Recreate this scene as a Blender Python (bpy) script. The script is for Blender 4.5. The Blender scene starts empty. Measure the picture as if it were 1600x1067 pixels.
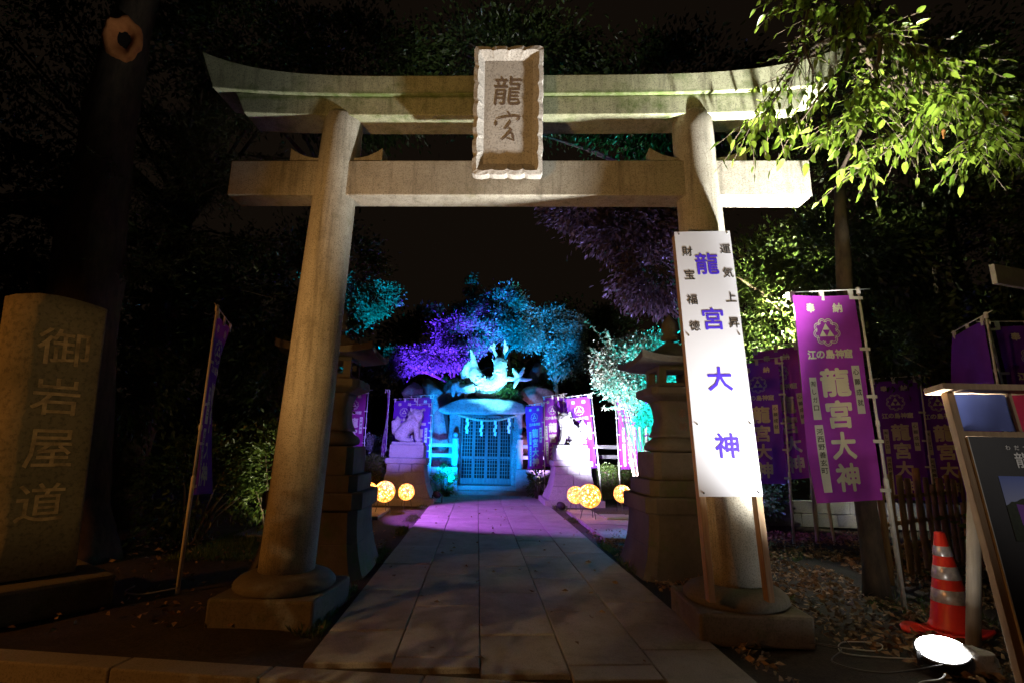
import bpy, bmesh, math, random
import numpy as np
from mathutils import Vector, Matrix, noise as mnoise
R = math.radians
SC = bpy.context.scene
COL = SC.collection
rng = np.random.default_rng(11)
random.seed(5)

# ------------------------------------------------------------------ camera
cam = bpy.data.cameras.new('camera')
cam.sensor_width = 36.0
cam.lens = 18.0
cam.clip_start = 0.05
cam.clip_end = 600
cam_o = bpy.data.objects.new('camera', cam)
COL.objects.link(cam_o)
cam_o.matrix_world = (Matrix.Translation((0, 0, 1.28)) @ Matrix.Rotation(R(-3.57), 4, 'Z')
                      @ Matrix.Rotation(R(90 + 11.48), 4, 'X') @ Matrix.Rotation(R(1.1), 4, 'Z'))
SC.camera = cam_o

# ------------------------------------------------------------------ world: night sky over a town
w = bpy.data.worlds.new('World')
SC.world = w
w.use_nodes = True
nt = w.node_tree
nt.nodes.clear()
wo = nt.nodes.new('ShaderNodeOutputWorld')
sky = nt.nodes.new('ShaderNodeTexSky')
sky.sky_type = 'NISHITA'
sky.sun_disc = False
sky.sun_elevation = R(-8)
sky.sun_rotation = R(200)
b1 = nt.nodes.new('ShaderNodeBackground')
nt.links.new(sky.outputs[0], b1.inputs[0])
b1.inputs[1].default_value = 0.05
b2 = nt.nodes.new('ShaderNodeBackground')          # warm town glow on the cloud
b2.inputs[0].default_value = (1.0, 0.66, 0.42, 1)
b2.inputs[1].default_value = 0.0052
ad = nt.nodes.new('ShaderNodeAddShader')
nt.links.new(b1.outputs[0], ad.inputs[0])
nt.links.new(b2.outputs[0], ad.inputs[1])
nt.links.new(ad.outputs[0], wo.inputs[0])

# ------------------------------------------------------------------ lamps of the place and added fills
def aim(o, src, dst):
    d = Vector(dst) - Vector(src)
    o.location = src
    o.rotation_euler = d.to_track_quat('-Z', 'Y').to_euler()

LAMPS = []
def spot(name, src, dst, col, power, size, blend=0.5, rad=0.06):
    l = bpy.data.lights.new(name, 'SPOT')
    l.energy = power
    l.color = col
    l.spot_size = R(size)
    l.spot_blend = blend
    l.shadow_soft_size = rad
    o = bpy.data.objects.new(name, l)
    COL.objects.link(o)
    aim(o, src, dst)
    LAMPS.append((src, dst, col))
    return o

def point(name, src, col, power, rad=0.1):
    l = bpy.data.lights.new(name, 'POINT')
    l.energy = power
    l.color = col
    l.shadow_soft_size = rad
    o = bpy.data.objects.new(name, l)
    COL.objects.link(o)
    o.location = src
    return o

# white floodlight lying by the cone, throws up at the gate and the branch: wide beam and its hot core
spot('gate_floodlight_light', (2.90, 3.30, 0.20), (0.75, 4.1, 5.2), (1.0, 0.98, 0.92), 2600, 77, 1.0, 0.10)
spot('gate_floodlight_core_light', (2.90, 3.30, 0.21), (2.95, 3.9, 5.3), (1.0, 0.98, 0.92), 8500, 48, 1.0, 0.09)
# lamp beside the photographer, left of the frame, shining up on the gate
spot('entrance_lamp_light', (-2.5, 0.7, 0.9), (0.25, 4.2, 2.75), (1.0, 0.56, 0.20), 420, 66, 0.7, 0.10)
# sodium lamp of the lane further left
spot('lane_lamp_light', (-7.4, 0.6, 3.0), (-2.6, 4.4, 0.3), (1.0, 0.36, 0.06), 420, 70, 0.8, 0.12)
# added fill on the monument front, no lamp of the place
spot('monument_lamp_light', (-0.5, -1.6, 2.6), (-3.45, 4.4, 1.5), (1.0, 0.62, 0.24), 190, 22, 0.8, 0.08)
# low garden lamp in the bushes left of the gate
spot('garden_lamp_light', (-2.35, 6.9, 0.25), (-3.1, 8.3, 1.7), (1.0, 0.92, 0.55), 60, 110, 0.8, 0.05)
# high lamp whose light comes through the roadside leaves
spot('roadside_lamp_light', (-5.6, -3.6, 5.6), (0.0, 4.4, 0.0), (1.0, 0.70, 0.36), 800, 15, 0.8, 0.03)
# lamp across the road, on the notice board
spot('road_lamp_light', (4.6, -2.2, 3.0), (3.5, 3.0, 1.5), (1.0, 0.92, 0.82), 190, 25, 0.8, 0.10)
# small floodlight on the post among the purple banners, lights the leaves behind
spot('post_floodlight_light', (4.86, 7.60, 3.72), (6.6, 9.0, 3.8), (1.0, 0.97, 0.66), 2600, 150, 0.5, 0.05)
spot('bank_lamp_light', (4.74, 7.45, 3.72), (3.5, 5.7, 0.0), (1.0, 0.98, 0.88), 260, 38, 0.7, 0.04)
# coloured floodlights of the illumination, plus an added fill on the dragon
spot('cyan_flood_light', (-0.70, 12.0, 0.32), (0.15, 14.6, 2.0), (0.0, 0.25, 1.0), 1500, 86, 0.6)
spot('blue_rock_light', (-0.62, 13.55, 0.35), (-1.25, 15.0, 2.6), (0.0, 0.28, 1.0), 900, 86, 0.7)
spot('violet_rock_light', (1.62, 13.6, 0.35), (1.85, 15.0, 2.5), (0.6, 0.34, 1.0), 300, 80, 0.7)
spot('dragon_flood_light', (1.30, 12.1, 0.35), (0.25, 14.5, 3.55), (0.14, 0.72, 1.0), 4200, 25, 0.4)
spot('dragon_side_light', (-0.80, 11.6, 0.35), (0.25, 14.5, 3.6), (0.12, 0.62, 1.0), 5200, 22, 0.4)  # added fill from the left to lift the dragon's dark patches
spot('violet_flood_light', (-2.3, 9.5, 2.3), (0.35, 10.1, 0.0), (0.50, 0.14, 1.0), 1500, 70, 0.35)
spot('violet_lion_light', (-1.0, 8.7, 1.9), (-1.95, 12.7, 1.55), (0.26, 0.17, 1.0), 1200, 34, 0.6)
spot('white_lion_light', (1.85, 9.9, 1.0), (2.85, 12.6, 1.6), (0.74, 0.74, 1.0), 1700, 50, 0.6)
spot('white_banner_light', (3.35, 10.4, 0.35), (3.3, 12.6, 1.8), (0.80, 0.80, 1.0), 2600, 62, 0.7)
spot('white_bush_light', (2.4, 10.0, 0.30), (2.9, 11.0, 2.9), (0.95, 0.95, 1.0), 3000, 40, 0.8)
spot('green_bush_light', (3.9, 9.7, 0.25), (3.7, 11.3, 2.8), (0.0, 0.90, 0.85), 5200, 66, 0.7)
spot('blue_tree_light', (2.2, 15.9, 0.5), (1.2, 19.2, 6.2), (0.0, 0.27, 1.0), 24000, 52, 0.7)
spot('violet_tree_light', (-2.0, 15.8, 0.5), (-1.3, 18.6, 4.9), (0.10, 0.02, 1.0), 42000, 44, 0.7)
spot('teal_tree_light', (-4.4, 13.2, 0.4), (-4.6, 18.0, 6.2), (0.0, 0.48, 0.95), 15000, 36, 0.7)
spot('violet_bough_light', (3.0, 8.3, 0.3), (2.7, 9.0, 4.8), (0.34, 0.30, 1.0), 1700, 46, 0.8)
spot('blue_banner_light', (3.0, 8.0, 0.3), (5.6, 9.0, 1.5), (0.14, 0.20, 1.0), 420, 60, 0.7)
spot('violet_lantern_light', (-0.2, 7.4, 0.2), (2.2, 6.3, 1.5), (0.45, 0.10, 0.9), 26, 80, 0.8)
spot('cyan_paving_light', (3.2, 8.6, 0.6), (2.3, 7.7, 0.0), (0.0, 0.45, 1.0), 90, 80, 0.7)

SC.view_settings.view_transform = 'Standard'
SC.view_settings.look = 'None'
SC.view_settings.exposure = 0.0
SC.view_settings.gamma = 1.0
SC.view_settings.use_curve_mapping = False
SC.cycles.use_denoising = True
SC.cycles.max_bounces = 6
SC.cycles.diffuse_bounces = 3
SC.cycles.sample_clamp_indirect = 4.0

# ------------------------------------------------------------------ helpers
def tag(o, label=None, cat=None, group=None, kind=None):
    if label: o['label'] = label
    if cat: o['category'] = cat
    if group: o['group'] = group
    if kind: o['kind'] = kind
    return o

def empty(name, loc=(0, 0, 0), rz=0.0, label=None, cat=None, group=None):
    o = bpy.data.objects.new(name, None)
    o.empty_display_size = 0.1
    COL.objects.link(o)
    o.location = loc
    o.rotation_euler = (0, 0, rz)
    return tag(o, label, cat, group)

def link(name, me, parent=None, loc=None, rot=None):
    o = bpy.data.objects.new(name, me)
    COL.objects.link(o)
    if parent is not None: o.parent = parent
    if loc is not None: o.location = loc
    if rot is not None: o.rotation_euler = rot
    return o

def copy_tree(o, parent=None):
    c = o.copy()
    COL.objects.link(c)
    c.parent = parent
    for ch in list(o.children):
        copy_tree(ch, c)
    return c

class MB:
    def __init__(s):
        s.v = []
        s.f = []
    def add(s, vs, fs):
        n = len(s.v)
        s.v += [tuple(map(float, v)) for v in vs]
        s.f += [tuple(i + n for i in f) for f in fs]
        return s
    def box(s, x0, x1, y0, y1, z0, z1, M=None):
        vs = [(x0, y0, z0), (x1, y0, z0), (x1, y1, z0), (x0, y1, z0), (x0, y0, z1), (x1, y0, z1), (x1, y1, z1), (x0, y1, z1)]
        if M is not None: vs = [M @ Vector(v) for v in vs]
        return s.add(vs, [(3, 2, 1, 0), (4, 5, 6, 7), (0, 1, 5, 4), (1, 2, 6, 5), (2, 3, 7, 6), (3, 0, 4, 7)])
    def bar(s, a, b, wx, wy=None, up=(0, 0, 1)):
        wy = wy or wx
        a, b = Vector(a), Vector(b)
        d = (b - a).normalized()
        u = Vector(up)
        if abs(d.dot(u)) > 0.95: u = Vector((0, 1, 0))
        x = d.cross(u).normalized()
        y = d.cross(x).normalized()
        vs = []
        for p in (a, b):
            for i, j in ((-1, -1), (1, -1), (1, 1), (-1, 1)):
                vs.append(p + x * (i * wx / 2) + y * (j * wy / 2))
        return s.add(vs, [(0, 1, 2, 3), (7, 6, 5, 4), (0, 4, 5, 1), (1, 5, 6, 2), (2, 6, 7, 3), (3, 7, 4, 0)])
    def tube(s, pts, rad, n=8, cap=True):
        pts = [Vector(p) for p in pts]
        if not hasattr(rad, '__len__'): rad = [rad] * len(pts)
        rings = []
        prev = None
        vs = []
        for i, p in enumerate(pts):
            d = (pts[min(i + 1, len(pts) - 1)] - pts[max(i - 1, 0)])
            if d.length < 1e-9: d = Vector((0, 0, 1))
            d.normalize()
            if prev is None:
                u = Vector((1, 0, 0)) if abs(d.x) < 0.9 else Vector((0, 1, 0))
                x = (u - d * u.dot(d)).normalized()
            else:
                x = (prev - d * prev.dot(d)).normalized()
            prev = x
            y = d.cross(x)
            for k in range(n):
                a = 2 * math.pi * k / n
                vs.append(p + (x * math.cos(a) + y * math.sin(a)) * rad[i])
        fs = []
        m = len(pts)
        for i in range(m - 1):
            for k in range(n):
                k2 = (k + 1) % n
                fs.append((i * n + k, i * n + k2, (i + 1) * n + k2, (i + 1) * n + k))
        if cap:
            fs.append(tuple(range(n - 1, -1, -1)))
            fs.append(tuple((m - 1) * n + k for k in range(n)))
        return s.add(vs, fs)
    def lathe(s, prof, n=24, c=(0, 0), sq=0.0, rot=0.0):
        """prof: (radius, z). sq > 0 gives a square plan with corners cut by (1-sq)."""
        vs = []
        for r, z in prof:
            for k in range(n):
                a = 2 * math.pi * (k + 0.5) / n + rot
                ca, sa = math.cos(a), math.sin(a)
                q = 1.0
                if sq: q = (1 - sq) + sq / max(abs(ca), abs(sa))
                vs.append((c[0] + r * q * ca, c[1] + r * q * sa, z))
        fs = []
        m = len(prof)
        for i in range(m - 1):
            for k in range(n):
                k2 = (k + 1) % n
                fs.append((i * n + k, i * n + k2, (i + 1) * n + k2, (i + 1) * n + k))
        fs.append(tuple(range(n - 1, -1, -1)))
        fs.append(tuple((m - 1) * n + k for k in range(n)))
        return s.add(vs, fs)
    def frustum(s, c, h0, h1, z0, z1):
        """square frustum: half sizes (hx,hy) at bottom/top"""
        vs = []
        for (hx, hy), z in ((h0, z0), (h1, z1)):
            vs += [(c[0] - hx, c[1] - hy, z), (c[0] + hx, c[1] - hy, z), (c[0] + hx, c[1] + hy, z), (c[0] - hx, c[1] + hy, z)]
        return s.add(vs, [(3, 2, 1, 0), (4, 5, 6, 7), (0, 1, 5, 4), (1, 2, 6, 5), (2, 3, 7, 6), (3, 0, 4, 7)])
    def ball(s, c, r, n=12, m=8, M=None):
        r = r if hasattr(r, '__len__') else (r, r, r)
        vs = [(0, 0, -1)]
        for i in range(1, m):
            t = math.pi * i / m - math.pi / 2
            for k in range(n):
                a = 2 * math.pi * k / n
                vs.append((math.cos(t) * math.cos(a), math.cos(t) * math.sin(a), math.sin(t)))
        vs.append((0, 0, 1))
        out = []
        for v in vs:
            q = Vector((v[0] * r[0], v[1] * r[1], v[2] * r[2]))
            if M is not None: q = M @ q
            out.append(q + Vector(c))
        fs = [(0, 1 + (k + 1) % n, 1 + k) for k in range(n)]
        for i in range(m - 2):
            for k in range(n):
                k2 = (k + 1) % n
                fs.append((1 + i * n + k, 1 + i * n + k2, 1 + (i + 1) * n + k2, 1 + (i + 1) * n + k))
        L = len(vs) - 1
        o = 1 + (m - 2) * n
        fs += [(o + k, o + (k + 1) % n, L) for k in range(n)]
        return s.add(out, fs)
    def mesh(s, name, mat, smooth=False, bevel=0.0):
        me = bpy.data.meshes.new(name)
        me.from_pydata(s.v, [], s.f)
        if mat is not None: me.materials.append(mat)
        if smooth: me.shade_smooth()
        me.update()
        return me
    def build(s, name, mat, parent=None, smooth=False, bevel=0.0, loc=None, rot=None, seg=2):
        o = link(name, s.mesh(name, mat, smooth), parent, loc, rot)
        if bevel:
            b = o.modifiers.new('bevel', 'BEVEL')
            b.width = bevel
            b.segments = seg
            b.limit_method = 'ANGLE'
            b.angle_limit = R(35)
        return o

def realize(o, extra=None):
    """evaluate modifiers into the mesh (keeps materials)"""
    dg = bpy.context.evaluated_depsgraph_get()
    me = bpy.data.meshes.new_from_object(o.evaluated_get(dg))
    o.modifiers.clear()
    o.data = me
    return o

def sculpt(name, mb, mat, parent=None, voxel=0.03, disp=0.0, dscale=4.0, smooth_it=2, dec=None):
    """fuse overlapping pieces into one continuous skin"""
    o = link(name, mb.mesh(name, mat), parent)
    r = o.modifiers.new('r', 'REMESH')
    r.mode = 'VOXEL'
    r.voxel_size = voxel
    sm = o.modifiers.new('s', 'SMOOTH')
    sm.iterations = smooth_it
    sm.factor = 0.5
    realize(o)
    me = o.data
    if disp:
        n = len(me.vertices)
        co = np.empty(n * 3)
        nr = np.empty(n * 3)
        me.vertices.foreach_get('co', co)
        me.vertices.foreach_get('normal', nr)
        co = co.reshape(-1, 3); nr = nr.reshape(-1, 3)
        d = np.array([mnoise.noise(Vector(c) * dscale) + 0.45 * mnoise.noise(Vector(c) * dscale * 3.7) for c in co])
        co = co + nr * (d * disp)[:, None]
        me.vertices.foreach_set('co', co.ravel())
    me.shade_smooth()
    if not me.materials: me.materials.append(mat)
    me.update()
    return o

# ------------------------------------------------------------------ materials
def mat_new(name):
    m = bpy.data.materials.new(name)
    m.use_nodes = True
    t = m.node_tree
    return m, t, t.nodes['Principled BSDF']

def ramp(t, stops):
    r = t.nodes.new('ShaderNodeValToRGB')
    e = r.color_ramp.elements
    while len(e) < len(stops): e.new(0.5)
    for el, (p, c) in zip(e, stops):
        el.position = p
        el.color = (*c, 1)
    return r

def tex_noise(t, scale, detail=6, rough=0.6, co=None):
    n = t.nodes.new('ShaderNodeTexNoise')
    n.inputs['Scale'].default_value = scale
    n.inputs['Detail'].default_value = detail
    n.inputs['Roughness'].default_value = rough
    if co is not None: t.links.new(co, n.inputs['Vector'])
    return n

def mixc(t, fac, a, b, mode='MIX'):
    m = t.nodes.new('ShaderNodeMix')
    m.data_type = 'RGBA'
    m.blend_type = mode
    for sock, val in ((m.inputs[0], fac), (m.inputs[6], a), (m.inputs[7], b)):
        if hasattr(val, 'is_linked'): t.links.new(val, sock)
        elif isinstance(val, (tuple, list)): sock.default_value = (*val, 1)
        else: sock.default_value = val
    return m.outputs[2]

def mat_stone(name, c1, c2, dark=(0.05, 0.045, 0.035), moss=0.0, mosscol=(0.05, 0.09, 0.015), speck=140.0, bump=0.25, rough=0.85, big=1.6, spk=0.5, mossscale=2.2, band=None, streak=0.0, perobj=False):
    m, t, p = mat_new(name)
    co = t.nodes.new('ShaderNodeTexCoord').outputs['Object']
    if perobj:
        oi = t.nodes.new('ShaderNodeObjectInfo')
        vm = t.nodes.new('ShaderNodeVectorMath'); vm.operation = 'MULTIPLY_ADD'
        t.links.new(oi.outputs['Random'], vm.inputs[0]); vm.inputs[1].default_value = (37, 53, 19)
        t.links.new(co, vm.inputs[2])
        co = vm.outputs[0]
    n1 = tex_noise(t, big, 8, 0.65, co)
    r1 = ramp(t, [(0.32, c1), (0.68, c2)])
    t.links.new(n1.outputs['Fac'], r1.inputs[0])
    n2 = tex_noise(t, speck, 3, 0.7, co)
    r2 = ramp(t, [(0.36, (0, 0, 0)), (0.50, (1, 1, 1))])
    t.links.new(n2.outputs['Fac'], r2.inputs[0])
    inv = t.nodes.new('ShaderNodeMath'); inv.operation = 'MULTIPLY_ADD'
    t.links.new(r2.outputs[0], inv.inputs[0]); inv.inputs[1].default_value = -spk; inv.inputs[2].default_value = spk
    col = mixc(t, inv.outputs[0], r1.outputs[0], dark)
    # weather streaks and blotches
    n4 = tex_noise(t, 7.0, 8, 0.75, co)
    r4 = ramp(t, [(0.52, (0, 0, 0)), (0.75, (0.55, 0.55, 0.55))])
    t.links.new(n4.outputs['Fac'], r4.inputs[0])
    col = mixc(t, r4.outputs[0], col, tuple(0.45 * a for a in c1))
    if streak > 0:
        mp = t.nodes.new('ShaderNodeMapping'); mp.inputs['Scale'].default_value = (14, 14, 1.1)
        t.links.new(co, mp.inputs[0])
        n5 = tex_noise(t, 1.0, 7, 0.7, mp.outputs[0])
        r5 = ramp(t, [(0.50, (0, 0, 0)), (0.72, (streak, streak, streak))])
        t.links.new(n5.outputs['Fac'], r5.inputs[0])
        col = mixc(t, r5.outputs[0], col, (0.07, 0.062, 0.045))
    if moss > 0:
        n3 = tex_noise(t, mossscale, 10, 0.72, co)
        r3 = ramp(t, [(0.62 - 0.2 * moss, (0, 0, 0)), (0.70, (1, 1, 1))])
        t.links.new(n3.outputs['Fac'], r3.inputs[0])
        ms = t.nodes.new('ShaderNodeMath'); ms.operation = 'MULTIPLY'
        t.links.new(r3.outputs[0], ms.inputs[0]); ms.inputs[1].default_value = min(1.0, 0.4 + moss)
        fac = ms.outputs[0]
        if band:
            sx = t.nodes.new('ShaderNodeSeparateXYZ'); t.links.new(co, sx.inputs[0])
            df = t.nodes.new('ShaderNodeMath'); df.operation = 'SUBTRACT'; t.links.new(sx.outputs['Z'], df.inputs[0]); df.inputs[1].default_value = band[0]
            ab = t.nodes.new('ShaderNodeMath'); ab.operation = 'ABSOLUTE'; t.links.new(df.outputs[0], ab.inputs[0])
            nb = tex_noise(t, 9.0, 8, 0.7, co)
            mm = t.nodes.new('ShaderNodeMath'); mm.operation = 'MULTIPLY_ADD'; t.links.new(ab.outputs[0], mm.inputs[0]); mm.inputs[1].default_value = 1.0 / band[1]; t.links.new(nb.outputs['Fac'], mm.inputs[2])
            rb = ramp(t, [(0.45, (0.9, 0.9, 0.9)), (0.85, (0, 0, 0))]); t.links.new(mm.outputs[0], rb.inputs[0])
            mx_ = t.nodes.new('ShaderNodeMath'); mx_.operation = 'MAXIMUM'; t.links.new(fac, mx_.inputs[0]); t.links.new(rb.outputs[0], mx_.inputs[1])
            fac = mx_.outputs[0]
        col = mixc(t, fac, col, mosscol)
    t.links.new(col, p.inputs['Base Color'])
    p.inputs['Roughness'].default_value = rough
    p.inputs['Specular IOR Level'].default_value = 0.25
    b = t.nodes.new('ShaderNodeBump')
    b.inputs['Strength'].default_value = bump
    b.inputs['Distance'].default_value = 0.006
    ad = t.nodes.new('ShaderNodeMath'); ad.operation = 'ADD'
    t.links.new(n2.outputs['Fac'], ad.inputs[0]); t.links.new(n4.outputs['Fac'], ad.inputs[1])
    t.links.new(ad.outputs[0], b.inputs['Height'])
    t.links.new(b.outputs[0], p.inputs['Normal'])
    return m

def mat_plain(name, c, rough=0.6, metal=0.0, var=0.15, scale=9.0, emit=None, estr=0.0, bump=0.0, spec=0.4):
    m, t, p = mat_new(name)
    co = t.nodes.new('ShaderNodeTexCoord').outputs['Object']
    n = tex_noise(t, scale, 5, 0.6, co)
    r = ramp(t, [(0.3, tuple(a * (1 - var) for a in c)), (0.7, tuple(min(1, a * (1 + var)) for a in c))])
    t.links.new(n.outputs['Fac'], r.inputs[0])
    t.links.new(r.outputs[0], p.inputs['Base Color'])
    p.inputs['Roughness'].default_value = rough
    p.inputs['Metallic'].default_value = metal
    p.inputs['Specular IOR Level'].default_value = spec
    if emit:
        p.inputs['Emission Color'].default_value = (*emit, 1)
        p.inputs['Emission Strength'].default_value = estr
    if bump:
        b = t.nodes.new('ShaderNodeBump')
        b.inputs['Strength'].default_value = bump
        b.inputs['Distance'].default_value = 0.01
        t.links.new(n.outputs['Fac'], b.inputs['Height'])
        t.links.new(b.outputs[0], p.inputs['Normal'])
    return m

def mat_leaf(name, c1, c2, rough=0.45, trans=0.35, scale=1.3, spec=0.5):
    m, t, p = mat_new(name)
    g = t.nodes.new('ShaderNodeNewGeometry')
    n = tex_noise(t, scale, 3, 0.6, g.outputs['Position'])
    wn = t.nodes.new('ShaderNodeMath'); wn.operation = 'MULTIPLY_ADD'
    t.links.new(g.outputs['Random Per Island'], wn.inputs[0]); wn.inputs[1].default_value = 0.5
    t.links.new(n.outputs['Fac'], wn.inputs[2])
    r = ramp(t, [(0.45, c1), (1.0, c2)])
    t.links.new(wn.outputs[0], r.inputs[0])
    t.links.new(r.outputs[0], p.inputs['Base Color'])
    p.inputs['Roughness'].default_value = rough
    p.inputs['Specular IOR Level'].default_value = spec
    tr = t.nodes.new('ShaderNodeBsdfTranslucent')
    t.links.new(r.outputs[0], tr.inputs[0])
    mx = t.nodes.new('ShaderNodeMixShader')
    mx.inputs[0].default_value = trans
    out = t.nodes['Material Output']
    t.links.new(p.outputs[0], mx.inputs[1])
    t.links.new(tr.outputs[0], mx.inputs[2])
    t.links.new(mx.outputs[0], out.inputs[0])
    return m

def mat_cloth(name, c, trans=0.3, rough=0.75):
    m, t, p = mat_new(name)
    co = t.nodes.new('ShaderNodeTexCoord').outputs['Object']
    n = tex_noise(t, 3.0, 4, 0.6, co)
    r = ramp(t, [(0.3, tuple(a * 0.86 for a in c)), (0.7, tuple(min(1, a * 1.1) for a in c))])
    t.links.new(n.outputs['Fac'], r.inputs[0])
    t.links.new(r.outputs[0], p.inputs['Base Color'])
    p.inputs['Roughness'].default_value = rough
    p.inputs['Specular IOR Level'].default_value = 0.2
    wv = tex_noise(t, 420.0, 2, 0.5, co)
    b = t.nodes.new('ShaderNodeBump')
    b.inputs['Strength'].default_value = 0.15
    b.inputs['Distance'].default_value = 0.002
    t.links.new(wv.outputs['Fac'], b.inputs['Height'])
    t.links.new(b.outputs[0], p.inputs['Normal'])
    tr = t.nodes.new('ShaderNodeBsdfTranslucent')
    t.links.new(r.outputs[0], tr.inputs[0])
    mx = t.nodes.new('ShaderNodeMixShader')
    mx.inputs[0].default_value = trans
    t.links.new(p.outputs[0], mx.inputs[1])
    t.links.new(tr.outputs[0], mx.inputs[2])
    t.links.new(mx.outputs[0], t.nodes['Material Output'].inputs[0])
    return m

def mat_wood(name, c1, c2, scale=(30, 30, 2.5), rough=0.7):
    m, t, p = mat_new(name)
    tc = t.nodes.new('ShaderNodeTexCoord').outputs['Object']
    mp = t.nodes.new('ShaderNodeMapping')
    mp.inputs['Scale'].default_value = scale
    t.links.new(tc, mp.inputs[0])
    n = tex_noise(t, 1.0, 8, 0.7, mp.outputs[0])
    r = ramp(t, [(0.3, c1), (0.7, c2)])
    t.links.new(n.outputs['Fac'], r.inputs[0])
    t.links.new(r.outputs[0], p.inputs['Base Color'])
    p.inputs['Roughness'].default_value = rough
    b = t.nodes.new('ShaderNodeBump')
    b.inputs['Strength'].default_value = 0.3
    b.inputs['Distance'].default_value = 0.004
    t.links.new(n.outputs['Fac'], b.inputs['Height'])
    t.links.new(b.outputs[0], p.inputs['Normal'])
    return m

M = {}
M['granite'] = mat_stone('gate_granite', (0.34, 0.31, 0.245), (0.46, 0.43, 0.36), moss=0.12, mosscol=(0.17, 0.165, 0.07), speck=110, spk=0.58, bump=0.5, streak=0.62, big=2.4)
M['mossgranite'] = mat_stone('mossy_granite', (0.29, 0.305, 0.185), (0.45, 0.45, 0.30), moss=0.62, mosscol=(0.085, 0.13, 0.028), speck=95, spk=0.62, bump=0.4, mossscale=3.2, band=(4.385, 0.10), streak=0.6)
M['plaquestone'] = mat_stone('plaque_stone', (0.44, 0.41, 0.37), (0.56, 0.53, 0.49), speck=75, spk=0.5, bump=0.4, streak=0.25)
M['darkgranite'] = mat_stone('weathered_granite', (0.12, 0.11, 0.085), (0.22, 0.20, 0.16), moss=0.35, speck=80, spk=0.4)
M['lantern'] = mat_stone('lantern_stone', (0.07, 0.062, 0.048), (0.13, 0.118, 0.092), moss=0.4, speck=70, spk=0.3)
M['lionstone'] = mat_stone('pale_lion_stone', (0.38, 0.37, 0.35), (0.52, 0.51, 0.49), moss=0.0, speck=40, spk=0.5, big=5)
M['slab'] = mat_stone('paving_stone', (0.22, 0.195, 0.165), (0.37, 0.335, 0.29), speck=120, spk=0.4, bump=0.3, rough=0.78, big=1.3, moss=0.1, mosscol=(0.12, 0.11, 0.07), mossscale=1.7, perobj=True)
M['kerb'] = mat_stone('kerb_stone', (0.24, 0.22, 0.19), (0.34, 0.32, 0.28), speck=100, spk=0.4, bump=0.3)
M['boulder'] = mat_stone('boulder_stone', (0.20, 0.19, 0.18), (0.36, 0.34, 0.31), moss=0.2, speck=25, spk=0.45, bump=0.7, big=3)
M['brownrock'] = mat_stone('brown_rock', (0.22, 0.13, 0.08), (0.38, 0.26, 0.17), moss=0.25, speck=22, spk=0.5, bump=0.8, big=4)
M['dragon'] = mat_stone('dragon_stone', (0.50, 0.50, 0.48), (0.68, 0.68, 0.65), speck=22, spk=0.45, bump=0.6, big=5)
M['monument'] = mat_stone('monument_stone', (0.135, 0.12, 0.075), (0.26, 0.22, 0.14), moss=0.3, mosscol=(0.05, 0.065, 0.02), speck=30, spk=0.5, bump=0.6)
M['concrete'] = mat_stone('low_wall_stone', (0.28, 0.27, 0.26), (0.40, 0.39, 0.37), speck=60, spk=0.3)
M['carve'] = mat_plain('carved_recess', (0.13, 0.085, 0.055), 0.95, var=0.3, scale=40)  # dark brown puts the shade of carved strokes into flat lettering
M['carvelight'] = mat_plain('carved_tan', (0.40, 0.295, 0.16), 0.95, var=0.5, scale=14)
M['purple'] = mat_cloth('purple_banner_cloth', (0.40, 0.05, 0.45), 0.30)
M['violet'] = mat_cloth('violet_banner_cloth', (0.20, 0.035, 0.46), 0.35)
M['wine'] = mat_cloth('wine_banner_cloth', (0.30, 0.03, 0.20), 0.30)
M['cream'] = mat_plain('cream_print', (0.60, 0.57, 0.42), 0.8, var=0.05)
M['strip'] = mat_plain('name_strip', (0.62, 0.60, 0.50), 0.8, var=0.06)
M['ink'] = mat_plain('black_ink', (0.02, 0.018, 0.016), 0.6, var=0.1)
M['blueink'] = mat_plain('blue_ink', (0.07, 0.03, 0.62), 0.5, var=0.05)
M['poleplastic'] = mat_plain('white_pole', (0.70, 0.68, 0.62), 0.45, var=0.12, scale=20)
M['whiteboard'] = mat_plain('white_sign_sheet', (0.60, 0.615, 0.68), 0.55, var=0.02, scale=2)
M['wood'] = mat_wood('sign_wood', (0.24, 0.15, 0.08), (0.44, 0.30, 0.17))
M['postwood'] = mat_wood('grey_post_wood', (0.25, 0.21, 0.15), (0.42, 0.36, 0.27))
M['bamboo'] = mat_wood('old_bamboo', (0.20, 0.11, 0.035), (0.42, 0.25, 0.09), (20, 20, 3))
M['black'] = mat_plain('black_panel', (0.035, 0.035, 0.042), 0.45, var=0.1)
M['bolt'] = mat_plain('bolt_metal', (0.12, 0.12, 0.12), 0.4, 0.8)
M['bluecloth'] = mat_cloth('blue_cloth', (0.10, 0.13, 0.36), 0.15)
M['redcloth'] = mat_cloth('red_cloth', (0.62, 0.03, 0.09), 0.15)
M['orange'] = mat_plain('cone_red', (0.80, 0.035, 0.015), 0.35, var=0.1, scale=6, spec=0.5)
M['reflector'] = mat_plain('reflective_band', (0.62, 0.58, 0.55), 0.28, 0.35, var=0.45, scale=16)
M['housing'] = mat_plain('lamp_housing', (0.05, 0.05, 0.055), 0.5, 0.4)
M['glow'] = mat_plain('lamp_glass', (0.9, 0.9, 0.9), 0.3, emit=(1.0, 0.99, 0.96), estr=30.0)
M['cable'] = mat_plain('cable_rubber', (0.10, 0.10, 0.10), 0.5)
M['cablew'] = mat_plain('grey_cable', (0.42, 0.40, 0.36), 0.5)
M['bark'] = mat_wood('bark', (0.035, 0.026, 0.018), (0.12, 0.085, 0.055), (12, 12, 4), 0.95)
M['knot'] = mat_wood('cut_wood', (0.40, 0.12, 0.03), (0.62, 0.24, 0.07), (8, 8, 8), 0.9)
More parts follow.
